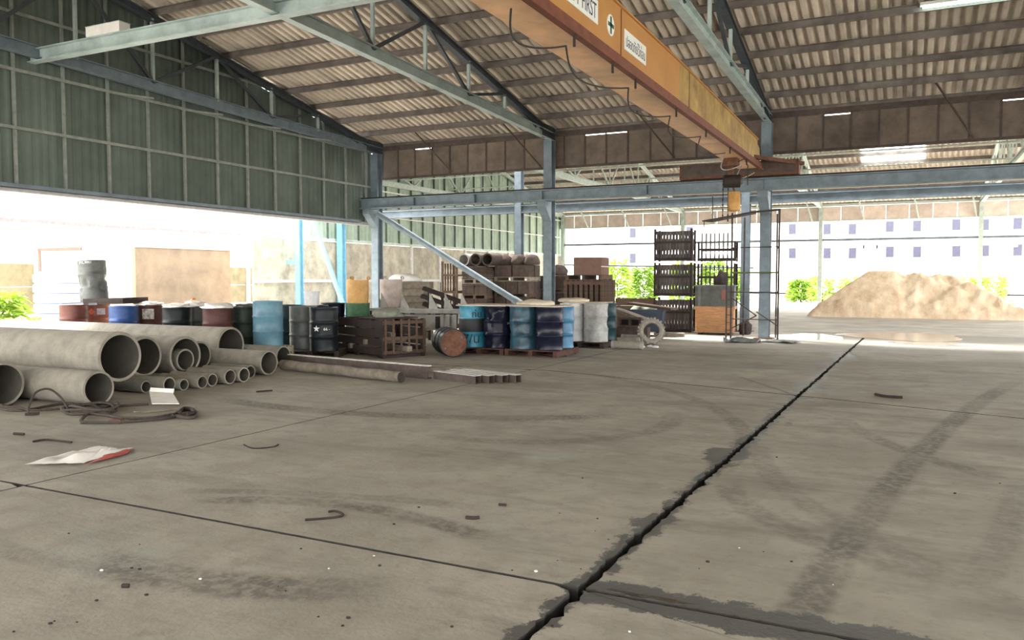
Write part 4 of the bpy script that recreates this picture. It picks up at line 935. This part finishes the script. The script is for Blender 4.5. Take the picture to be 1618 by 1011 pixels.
# slatted stillage at the far end of the slab stack
def stillage(px0, px1, d, zb, h, label, m, pickets, dep=.9, mid=True, grp=None, pw=.03, cat='cage'):
    c = at((px0 + px1) / 2, d); w = (px1 - px0) / F * d; t = thing('stillage_cage', label, cat, (c.x, c.y, zb), math.atan2(cR.y, cR.x) - .35, grp)
    w *= .90
    for sx in (-w / 2, w / 2):
        for sy in (-dep / 2, dep / 2): obj('corner_post', MB().box(sx - .03, sx + .03, sy - .03, sy + .03, 0, h), m, t)
    for sy in (-dep / 2, dep / 2):
        for z in (.04,) + ((h * .55,) if mid else ()) : obj('rail', MB().box(-w / 2, w / 2, sy - .02, sy + .02, z, z + .06), m, t)
    for sx in (-w / 2, w / 2): obj('rail', MB().box(sx - .02, sx + .02, -dep / 2, dep / 2, .04, .10), m, t)
    obj('base', MB().box(-w / 2, w / 2, -dep / 2, dep / 2, .02, .05), m, t)
    pm = MB().lathe([(.001, 0), (pw, 0), (pw, .1), (pw * .6, .2), (pw * 1.15, .45), (pw * .6, .7), (pw, .8), (pw, h - .12), (.001, h - .12)], 8).mesh('baluster'); smooth_me(pm); pm.materials.append(M_(m) if m != 'rust_dark' else mat('baluster_dark', (.10, .085, .08), .9, rnd=.3))
    for k in range(pickets):
        for sy in ((-dep / 2 + .08,) if pickets < 9 else (-dep / 2 + .08, dep / 2 - .1)): obj('baluster', pm, None, t, loc=(-w / 2 + w * (k + .7) / (pickets + .4), sy, .055))
    return c
stillage(706, 733, 26.6, 0, 1.1, 'low wooden-slat cage beside the slab stack', 'wood_pallet', 5, grp='wooden cages by the slab stack'); stillage(706, 733, 26.6, 1.1, 1.05, 'wooden-slat cage set on another beside the slab stack', 'wood_pallet', 5, grp='wooden cages by the slab stack')
# upright pallet crate with cardboard box on top
c = at(932, 21.7); pallet((c.x, c.y, 0), 'lower pallet under the tall slatted box', 1.15, 1.05, rz=.03, grp='pallets under the tall slatted box')
for k in range(4): pallet((c.x, c.y, PH * (k + 1)), 'pallet %s in the pile under the tall slatted box' % ['one', 'two', 'three', 'four'][k], 1.15, 1.05, rz=.03, grp='pallets under the tall slatted box')
zb = PH * 5; hb = .86; tb_ = thing('tall_slatted_box', 'tall brown slatted box of upright boards on piled pallets', 'crate', (c.x, c.y, zb), .03)
obj('core', MB().box(-.47, .47, -.44, .44, .02, hb - .04), 'wood_dark', tb_)
pmx = MB().box(-.045, .045, -.012, .012, 0, hb).mesh('upright_board'); pmx.materials.append(M_('wood_pallet'))
for k in range(8):
    for y in (-.5, .5): obj('upright_board', pmx, None, tb_, loc=(-.5 + k * .143, y, 0))
    for x in (-.53, .53): obj('upright_board', pmx, None, tb_, loc=(x, -.46 + k * .131, 0), rot=(0, 0, PI / 2))
for z in (.04, hb - .12): obj('cross_board', MB().box(-.55, .55, -.53, -.512, z, z + .09), 'wood_pallet', tb_)
zc = zb + hb
pallet((c.x - .02, c.y, zc), 'pallet between the tall slatted box and the brown carton', 1.0, .95, rz=.03, n=6)
bx = thing('brown_carton', 'brown carton block tied with pale strap on top of the pallets', 'carton', (c.x + .04, c.y, zc + PH), .06)
obj('body', MB().box(-.38, .38, -.36, .36, 0, .46), 'cardboard', bx); obj('strap', MB().box(.375, .386, -.365, .365, .2, .23), 'ply', bx); obj('flap_seam', MB().box(-.38, .38, -.01, .01, .46, .464), 'ply', bx)
# ---- debris heap, trolley, tyre
p = at(1000, 21.2)
hb_ = thing('hollow_block', 'brown hollow concrete block in the debris by the silver drum', 'block', (p.x, p.y - .2, .34), .1)
obj('shell', MB().box(-.3, .3, -.1, .1, 0, .05).box(-.3, .3, -.1, .1, .2, .26).box(-.3, -.24, -.1, .1, .05, .2).box(-.03, .03, -.1, .1, .05, .2).box(.24, .3, -.1, .1, .05, .2), 'paver', hb_)
obj('web', MB().box(-.24, .24, .05, .09, .05, .2), 'rust_dark', hb_)
sheet('debris_plank', rect(p, .85, .5, .15), 0, 'thick grey slab at the bottom of the debris heap', 'paver', 'slab', .33)
for k, (dx, dy, z0, ln, a, til, l, m) in enumerate(((-.1, .3, .64, 1.0, -.1, .3, 'grey board sloping down over the hollow block', 'wood_old'), (.3, .75, .86, 1.3, -.2, .1, 'brown board sloping over the blue tub', 'wood_pallet'))):
    tag(obj('sloping_board', MB().box(-ln / 2, ln / 2, -.2, .2, -.03, .03), m, loc=(p.x + dx, p.y + dy, z0), rot=(0, til, a)), l, 'board')
for k, (x, y, ln) in enumerate(((986, 546, .7), (990, 552, .7), (1000, 541, .6))):
    q = fl(x, y); t = thing('short_pipe', ['short pale concrete pipe beside the dark teal drum', 'short pale concrete pipe lying nearest the tyre foot', 'short pale concrete pipe resting behind the other two'][k], 'pipe', (q.x, q.y, 0)); obj('barrel', MB().tube((-ln / 2, 0, .1), (ln / 2, .1, .1), .095, 16), 'conc_pipe', t, smooth=True)
    for s_ in (-1, 1): obj('collar', MB().tube((s_ * ln * .42, s_ * .045 + .05, .1), (s_ * ln * .5, s_ * .05 + .05, .1), .1, 16), 'conc_grey', t, smooth=True)
q = at(1022, 22.8); tbx = thing('blue_tub', 'dark blue steel tub behind the tyre', 'tub', (q.x, q.y, 0), .15)
obj('shell', MB().add([(-.42, -.3, .12), (.42, -.3, .12), (.42, .3, .12), (-.42, .3, .12), (-.5, -.36, .72), (.5, -.36, .72), (.5, .36, .72), (-.5, .36, .72)], [(0, 3, 2, 1), (0, 1, 5, 4), (1, 2, 6, 5), (2, 3, 7, 6), (3, 0, 4, 7)]), 'blue_barrow', tbx)
for sx in (-.35, .35): obj('skid', MB().box(sx - .04, sx + .04, -.3, .3, 0, .12), 'rust_dark', tbx)
obj('rim', MB().box(-.52, .52, -.38, -.35, .70, .74).box(-.52, .52, .35, .38, .70, .74), 'blue_barrow', tbx)
lump('canvas_heap', (q.x - .1, q.y, .66), .36, .28, .16, 'greenish canvas heaped in the blue tub', 'canvas', 'canvas', 8, .35)
A = at(975, 26.5); B = at(1030, 26.5); t = thing('plank_stack', 'brown timber side panel standing behind the blue tub', 'timber panel', tuple((A + B) / 2), math.atan2(cR.y, cR.x))
for k in range(4): obj('plank', MB().box(-.62, .62, -.03, .03, .0 + .24 * k, .235 + .24 * k), 'wood_pallet', t)
for sx in (-.5, .5): obj('post', MB().box(sx - .04, sx + .04, .03, .1, 0, .98), 'wood_dark', t)
# tyre
q = fl(1027, 545); rt = .33; ty = thing('tractor_tyre', 'dusty lugged tyre leaning by the debris heap', 'tyre', (q.x, q.y + .1, 0), rot=(-.16, 0, math.radians(18)))
My = Matrix.Translation((0, 0, rt)) @ Matrix.Rotation(PI / 2, 4, 'X')
obj('carcass', MB().lathe([(.185, -.07), (.20, -.095), (.26, -.11), (.30, -.145), (.312, 0), (.30, .09), (.26, .11), (.20, .095), (.185, .07), (.19, 0)], 44, My, close=True), 'rubber_dust', ty, smooth=True)
for k in range(24):
    a = 2 * PI * k / 24; M2 = Matrix.Translation((0, 0, rt)) @ Matrix.Rotation(a, 4, 'Y'); mb = MB().box(-.025, .025, -.105, .02, .29, .335) if k % 2 else MB().box(-.025, .025, -.02, .105, .29, .335)
    mb.v = [tuple(M2 @ Vector(v)) for v in mb.v]; obj('tread_lug', mb, 'rubber_dust', ty)
obj('inner_liner', MB().lathe([(.19, -.06), (.27, -.06), (.28, 0), (.27, .06), (.19, .06)], 40, My), 'rubber', ty, smooth=True)
for k, (x, y) in enumerate(((1015, 549), (1027, 548), (1036, 549))):
    q = fl(x, y); lump('cement_chip', (q.x, q.y, 0), .07, .04, .035, 'pale cement chip on the floor in front of the tyre', 'chip', 'paint_white', k, .4, grp='chips by the tyre')
q = at(1058, 22.4); sheet('floor_plank', rect(q, .8, .3, .1), 0, 'grey plank on the floor between tyre and cages', 'wood_old', 'plank', .1)
# ---- caged baluster stacks
hh = [(0, 1.02), (1.06, 1.02), (2.12, .96)]
for k, (zb, h) in enumerate(hh):
    lv = ['on the floor', 'in the middle tier', 'in the top tier'][k]
    stillage(1035, 1097, 24.6, zb, h, 'dark steel cage packed with balusters, %s' % lv, 'rust_dark', 11, grp='packed steel cages', dep=.8, pw=.055)
    if k: stillage(1103, 1164, 24.9, zb, h * (.98 if k == 1 else .62), 'open steel cage of thin rods, %s' % lv, 'rust_dark', 8, grp='open steel cages', dep=.8, pw=.024)
    else: stillage(1103, 1164, 24.9, zb, h, 'steel cage behind the grey and orange boxes', 'rust_dark', 8, grp='open steel cages', dep=.8)
q = at(1140, 24.4); lump('cloth_bundle', (q.x, q.y, 1.14), .2, .16, .5, 'dark cloth bundle hanging in the middle cage', 'cloth', 'rust_dark', 3, .4)
# orange box and grey box
q = at(1131, 23.4); rzb = .12
ob = thing('orange_wooden_box', 'orange-brown wooden box standing on the floor by the scaffold', 'box', (q.x, q.y, 0), rzb)
for k in range(3): obj('front_board', MB().box(-.53, .53, -.42, -.40, .06 + .22 * k, .275 + .22 * k), 'wood_box', ob)
obj('shell', MB().box(-.52, .52, -.40, .42, .06, .72), 'wood_box', ob); obj('top_lip', MB().box(-.56, .56, -.46, .46, .72, .80), 'wood_box', ob)
for sx in (-.53, .47): obj('corner_batten', MB().box(sx, sx + .06, -.445, -.42, .06, .72), 'wood_box', ob)
for sx in (-.45, .35): obj('skid', MB().box(sx, sx + .1, -.4, .4, 0, .06), 'wood_dark', ob)
gb = thing('grey_box', 'dark grey-green box stacked on the orange wooden box', 'box', (q.x, q.y, .80), rzb)
obj('body', MB().box(-.54, .54, -.44, .44, .02, .58), 'box_green', gb); obj('lid', MB().box(-.57, .57, -.47, .47, .58, .61), 'd_grey', gb); obj('batten', MB().box(-.46, -.38, -.46, -.44, .02, .58), 'd_grey', gb)
obj('red_tag', MB().box(.2, .3, -.452, -.44, .2, .48), mat('tag_red', (.25, .09, .07), .7), gb); obj('foot_strip', MB().box(-.54, .54, -.44, .44, 0, .02), 'wood_old', gb)
# ---- scaffold
xs0, xs1, ys0, ys1 = -4.95, -3.02, 21.35, 22.95
sf = thing('scaffold_tower', 'rusty scaffold tower with a plate platform around the column', 'scaffold', (-4, 22.1, 0))
for X, Yq, zt_ in ((xs1, ys0, 3.35), (-3.3, ys1, 3.35), (-4.22, ys0 + .15, 3.3), (-4.22, ys1 + .3, 3.3)):
    obj('standard', MB().tube((X, Yq, 0), (X, Yq, zt_), .024, 8), 'scaff', sf, True)
for z in (.55, 1.25, 1.75, 2.4): obj('ledger', MB().tube((-4.22, ys0 + .15, z), (xs1, ys0, z), .014 if z != 1.75 else .022, 8), 'scaff' if z != 1.75 else 'stem', sf, True); obj('ledger', MB().tube((xs1, ys0, z), (-3.3, ys1, z), .016, 8), 'scaff', sf, True)
for q in range(9): obj('rung', MB().tube((-4.32, ys0 + .15, .25 + .2 * q), (-4.18, ys0 + .15, .25 + .2 * q), .01, 6), 'scaff', sf, True)
obj('standard', MB().tube((-4.34, ys0 + .15, 0), (-4.34, ys0 + .15, 2.1), .02, 8), 'scaff', sf, True)
obj('cross_brace', MB().bar((-4.2, ys0 + .1, 1.1), (-3.55, ys0, .65), .025, .025), 'scaff', sf, True); obj('cross_brace', MB().bar((-4.2, ys0 + .1, .3), (-3.55, ys0, .65), .025, .025), 'scaff', sf, True); obj('cross_brace', MB().bar((-3.55, ys0, .75), (xs1, ys0, .4), .025, .025), 'scaff', sf, True)
obj('platform', MB().hexa([(-5.0, 21.5, 3.10), (-3.72, 21.2, 3.26), (-3.72, 22.1, 3.30), (-4.95, 22.5, 3.14), (-5.0, 21.5, 3.13), (-3.72, 21.2, 3.29), (-3.72, 22.1, 3.33), (-4.95, 22.5, 3.17)]), 'scaff', sf, True)
obj('platform_arm', MB().bar((-3.72, 21.25, 3.28), (xs1, ys0, 3.33), .05, .05), 'scaff', sf, True)
obj('guard_post', MB().tube((-4.72, 21.45, 3.1), (-4.72, 21.45, 3.75), .012, 6), 'scaff', sf, True); obj('guard_post', MB().tube((-4.95, 21.5, 2.95), (-4.95, 21.5, 3.12), .014, 6), 'scaff', sf, True)
for k, (x, y, a, l) in enumerate(((1172, 541, .2, 'crumpled metal sheet at the column foot by the orange box'), (1232, 541, -.3, 'flat metal scrap at the foot of the scaffold'))):
    q = fl(x, y); mb = MB(); n = 8; vs = [((i / n - .5) * .9, (j / n - .5) * .5, .015 + .16 * max(0, noise.noise((i * .4 + k * 9, j * .5, 1)) + .25) * (1 - k * .6)) for i in range(n + 1) for j in range(n + 1)]
    mb.add(vs, [(i * (n + 1) + j, (i + 1) * (n + 1) + j, (i + 1) * (n + 1) + j + 1, i * (n + 1) + j + 1) for i in range(n) for j in range(n)]); tag(obj('metal_scrap', mb, 'd_grey', loc=(q.x, q.y, 0), rot=(0, 0, a)), l, 'scrap')
q = at(1178, 23.2); lump('dark_rubbish', (q.x, q.y, 0), .18, .18, .28, 'dark rubbish heap behind the crumpled sheet', 'rubbish', 'rust_dark', 5, .5)

# ---- sand heap
c0 = (fl(1280, 500) + fl(1612, 503)) / 2; c0 = Vector((.0, 39.5, -.012)); nx, ny = 110, 50; mb = MB(); vs = []
for i in range(nx + 1):
    for j in range(ny + 1):
        X = -4.6 + 9.2 * i / nx; Yq = -3.4 + 6.8 * j / ny
        a = min(max((X + 4.0) / 2.3, 0), 1); b_ = min(max((4.4 - X) / 3.0, 0), 1); f_ = min(max((Yq + 3.1) / 2.4, 0), 1); bk = min(max((3.2 - Yq) / 2.5, 0), 1)
        h = 1.95 * min(a, b_, f_, bk) ** .85; rug = min(max((X + .7) / .5, 0), 1)
        h *= 1 - .12 * rug; n_ = noise.fractal((X * 1.3, Yq * 1.3, 3), 1.0, 2.0, 5)
        h = h if h > .012 else -.06
        h += (max(min(h, .5), 0) * 2) * (n_ * (.02 + .26 * rug)); h += .22 * max(0, 1 - abs(Yq + 2.75) / .4) * min(1, max(0, 1 - abs(X + 2.3) / 2.2) * 2) * (1 + n_) * min(1, a * 2, b_ * 2)
        vs.append((X, Yq, h))
mb.add(vs, [(i * (ny + 1) + j, (i + 1) * (ny + 1) + j, (i + 1) * (ny + 1) + j + 1, i * (ny + 1) + j + 1) for i in range(nx) for j in range(ny)])
o = obj('sand_heap', mb, 'sand', loc=c0, smooth=False); smooth_me(o.data, 50); tag(o, 'large heap of tan sand with one smooth side and one eroded side', 'sand heap')
# ---- white building beyond
bw = thing('white_building', 'long white building with two rows of small windows beyond the yard', 'building', (-6, 96, 0))
obj('wall', MB().box(-75, 75, 96, 108, 0, 13), 'bldg_white', bw, True)
for x, rows in ((1252, (362, 400)), (1307, (362, 400)), (1347, (362, 400)), (1406, (358, 398)), (1449, (357, 398)), (1511, (355, 397)), (1556, (355, 396)), (1000, (368, 408)), (1090, (366, 405)), (1608, (353, 395))):
    for k, y in enumerate(rows):
        p = py(x, y, 95.98); wv = obj('window', MB().box(p.x - .42, p.x + .42, 95.93, 96.0, p.z - .62, p.z + .62), 'frame_far', bw, True); obj('pane', MB().box(p.x - .36, p.x + .36, 95.90, 95.93, p.z - .55, p.z + .55), 'glass_far', wv, True)
for x, y in ((1361, 390), (1369, 390), (1382, 390), (1390, 390), (1470, 389), (1602, 387)):
    p = py(x, y, 95.7); obj('air_conditioner', MB().box(p.x - .32, p.x + .32, 95.4, 96, p.z - .2, p.z + .2), 'ac_unit', bw, True)
# ---- plants
def plant(loc, h, spread, n, label, m='leaf', grp=None, long_=.5):
    t = thing('bush', label, 'bush', loc, group=grp); mb = MB()
    for k in range(n):
        a = random.uniform(0, 2 * PI); r = spread * math.sqrt(random.random()) * .8; z = h * random.uniform(.05, .95); rr = r * (1.1 - .5 * z / h)
        p = Vector((rr * math.cos(a), rr * math.sin(a), z)); d = Vector((math.cos(a + random.uniform(-.8, .8)), math.sin(a + random.uniform(-.8, .8)), random.uniform(-.2, .9))).normalized(); ln = long_ * random.uniform(.5, 1); s_ = d.cross(Vector((0, 0, 1))).normalized() * ln * .14
        mb.add([p, p + d * ln * .5 + s_, p + d * ln * .5 - s_, p + d * ln + Vector((0, 0, -ln * .3))], [(0, 1, 3), (0, 3, 2)])
    o = obj('foliage', mb, m, t); o['kind'] = 'stuff'
    for k in range(4):
        a = k * 1.7; obj('stem', MB().tube((0, 0, 0), (spread * .4 * math.cos(a), spread * .4 * math.sin(a), h * .75), .03, 6, .012), 'stem', t)
plant(at(-16, 22.5, -.145), 1.35, 1.2, 900, 'bright green bush by the pale gatepost outside the gable', grp='yard bushes'); plant(at(-75, 20, -.145), 1.4, 1.1, 700, 'bright green bush farther along outside the gable', grp='yard bushes'); plant(at(40, 20, -.145), .7, .45, 300, 'low green bush near the white tank', grp='yard bushes')
for k, (x, d, h, l) in enumerate(((975, 56, 3.0, 'lime green banana clump behind the blue tub'), (1015, 58, 2.6, 'lime green shrub behind the timber panel'), (1080, 56, 2.8, 'green shrub seen through the packed cages'), (1128, 55, 3.0, 'green shrub seen through the open cages'), (1160, 57, 2.4, 'green shrub behind the scaffold'), (1265, 60, 1.6, 'small green shrub behind the left flank of the sand'))):
    plant(at(x, d, -.145), h, .95, 600, l if k < 5 else 'small green shrub just beyond the scaffold and puddle', 'leaf' if k % 2 == 0 else 'leaf_dark', 'shrubs beyond the far eave', .8)
for k in range(7):
    p = py(1300 + 45 * k, 440, 62); plant((p.x, 62, -.145), 1.9, .95, 350, 'pale green hedge shrub behind the sand heap', 'leaf', 'hedge behind the sand heap', .7)
# ---- yard outside the gable
K = at(215, 24.6); Rg = at(365, 27.8); ux = (Rg - K).normalized(); uy = Vector((-ux.y, ux.x, 0)); Lw = (Rg - K).length
hut = thing('plastered_hut', 'flat-roofed hut with shade-toned tan front and light-toned pinkish side outside the gable', 'hut', tuple(K), math.atan2(ux.y, ux.x))
obj('front_wall', MB().box(0, Lw, 0, .15, 0, 2.55), 'plaster_tan_shaded', hut); obj('side_wall', MB().box(-.0, .15, .15, 4.9, 0, 2.55), 'plaster_pink_lit', hut); obj('back_wall', MB().box(.15, Lw, 4.75, 4.9, 0, 2.55), 'plaster_pink_lit', hut); obj('end_wall', MB().box(Lw - .15, Lw, .15, 4.75, 0, 2.55), 'plaster_tan_shaded', hut)
obj('roof_slab', MB().box(-.0, Lw + .02, -.02, 5.0, 2.55, 2.62), 'plaster_pink_lit', hut); obj('red_trim', MB().box(-.03, 0, 4.8, 4.92, 0, 2.6), 'red_trim', hut); obj('red_trim', MB().box(-.03, 0, 2.6, 4.9, 2.5, 2.6), 'red_trim', hut)
tk = at(96, 22.4, -.145); tt = thing('ribbed_water_tank', 'white ribbed water tank with blue joint lines beside the hut', 'tank', tuple(tk))
for k in range(7): obj('ring', MB().lathe([(.60, .27 * k), (.66, .27 * k + .03), (.66, .27 * k + .22), (.60, .27 * k + .25)], 36), 'tank_white', tt, smooth=True); obj('joint', MB().lathe([(.60, .27 * k + .25), (.60, .27 * (k + 1))], 36), 'tank_blue', tt)
obj('cap', MB().lathe([(.6, 1.89), (.3, 2.0), (.001, 2.02)], 36), 'tank_white', tt, smooth=True)
wy = struct(obj('wall_yard', MB().box(-34.3, -34.1, -10, 60, -.09, .25), 'pale_wall'))
y = -10
while y < 58:
    for z0 in (.25, 1.25): obj('concrete_panel', MB().box(-34.25, -34.15, y + .1, y + 2.4, z0, z0 + .98), 'yard_panel', wy)
    obj('panel_post', MB().box(-34.35, -34.05, y - .1, y + .1, 0, 3.0), 'pale_wall', wy); y += 2.5
nb = thing('neighbour_shed', 'long overexposed white shed behind the yard wall', 'shed', (-40, 20, -.145)); obj('wall', MB().box(-50, -40, -20, 44, -.09, 5.6), 'bldg_white', nb, True); obj('eave_line', MB().box(-40.1, -39.9, -20, 44, 4.4, 4.58), mat('eave_pink', (.20, .15, .155), .8), nb, True); obj('roof', MB().bar((-45, -20, 5.7), (-45, 44, 5.7), 11, .2), 'bldg_white', nb, True)
# light blue braced frame and meter cabinet between hut and panel wall
bf = thing('braced_frame', 'sky blue braced steel post outside the gable, by the meter cabinet', 'frame', (-19.2, 22.3, 0))
p = py(473, 420, 22.3); pb = py(541, 486, 22.3); pt_ = py(489, 335, 22.3)
obj('post', MB().ibeam((p.x, 22.3, 0), (p.x, 22.3, 4.2), .2, .22, .02, (0, 1, 0)), 'steel_sky', bf, True); obj('brace', MB().tube(Vector((pt_.x, 22.3, pt_.z)), Vector((pb.x + .35, 22.3, .0)), .085, 12), 'steel_sky', bf, True, True)
q = py(437, 405, 22.3); obj('bracket', MB().bar((q.x, 22.3, 2.18), (p.x, 22.3, 2.18), .14, .15), 'steel_sky', bf, True)
q = py(452, 440, 22.6); mc = thing('meter_cabinet', 'white meter cabinet with a blue door beside the blue post', 'cabinet', (q.x, 22.75, 0))
obj('body', MB().box(q.x - .36, q.x + .26, 22.6, 22.95, .1, 2.05), 'paint_white', mc, True); dd = obj('door', MB().box(q.x - .13, q.x + .11, 22.57, 22.6, 1.25, 1.85), 'steel_blue', mc, True); obj('handle', MB().box(q.x + .05, q.x + .08, 22.55, 22.57, 1.5, 1.6), 'd_grey', dd, True)
for sx in (-.3, .2): obj('foot', MB().box(q.x + sx - .05, q.x + sx + .05, 22.65, 22.9, 0, .1), 'rust_dark', mc, True)
for z in (3.9, 4.3): tag(obj('overhead_wire', MB().path([(-24, -8 + 5 * i, z + .3 + .015 * (i - 4) ** 2) for i in range(10)], .012, 5), 'cable'), 'thin overhead wire crossing the yard outside the gable', 'wire', 'yard wires')
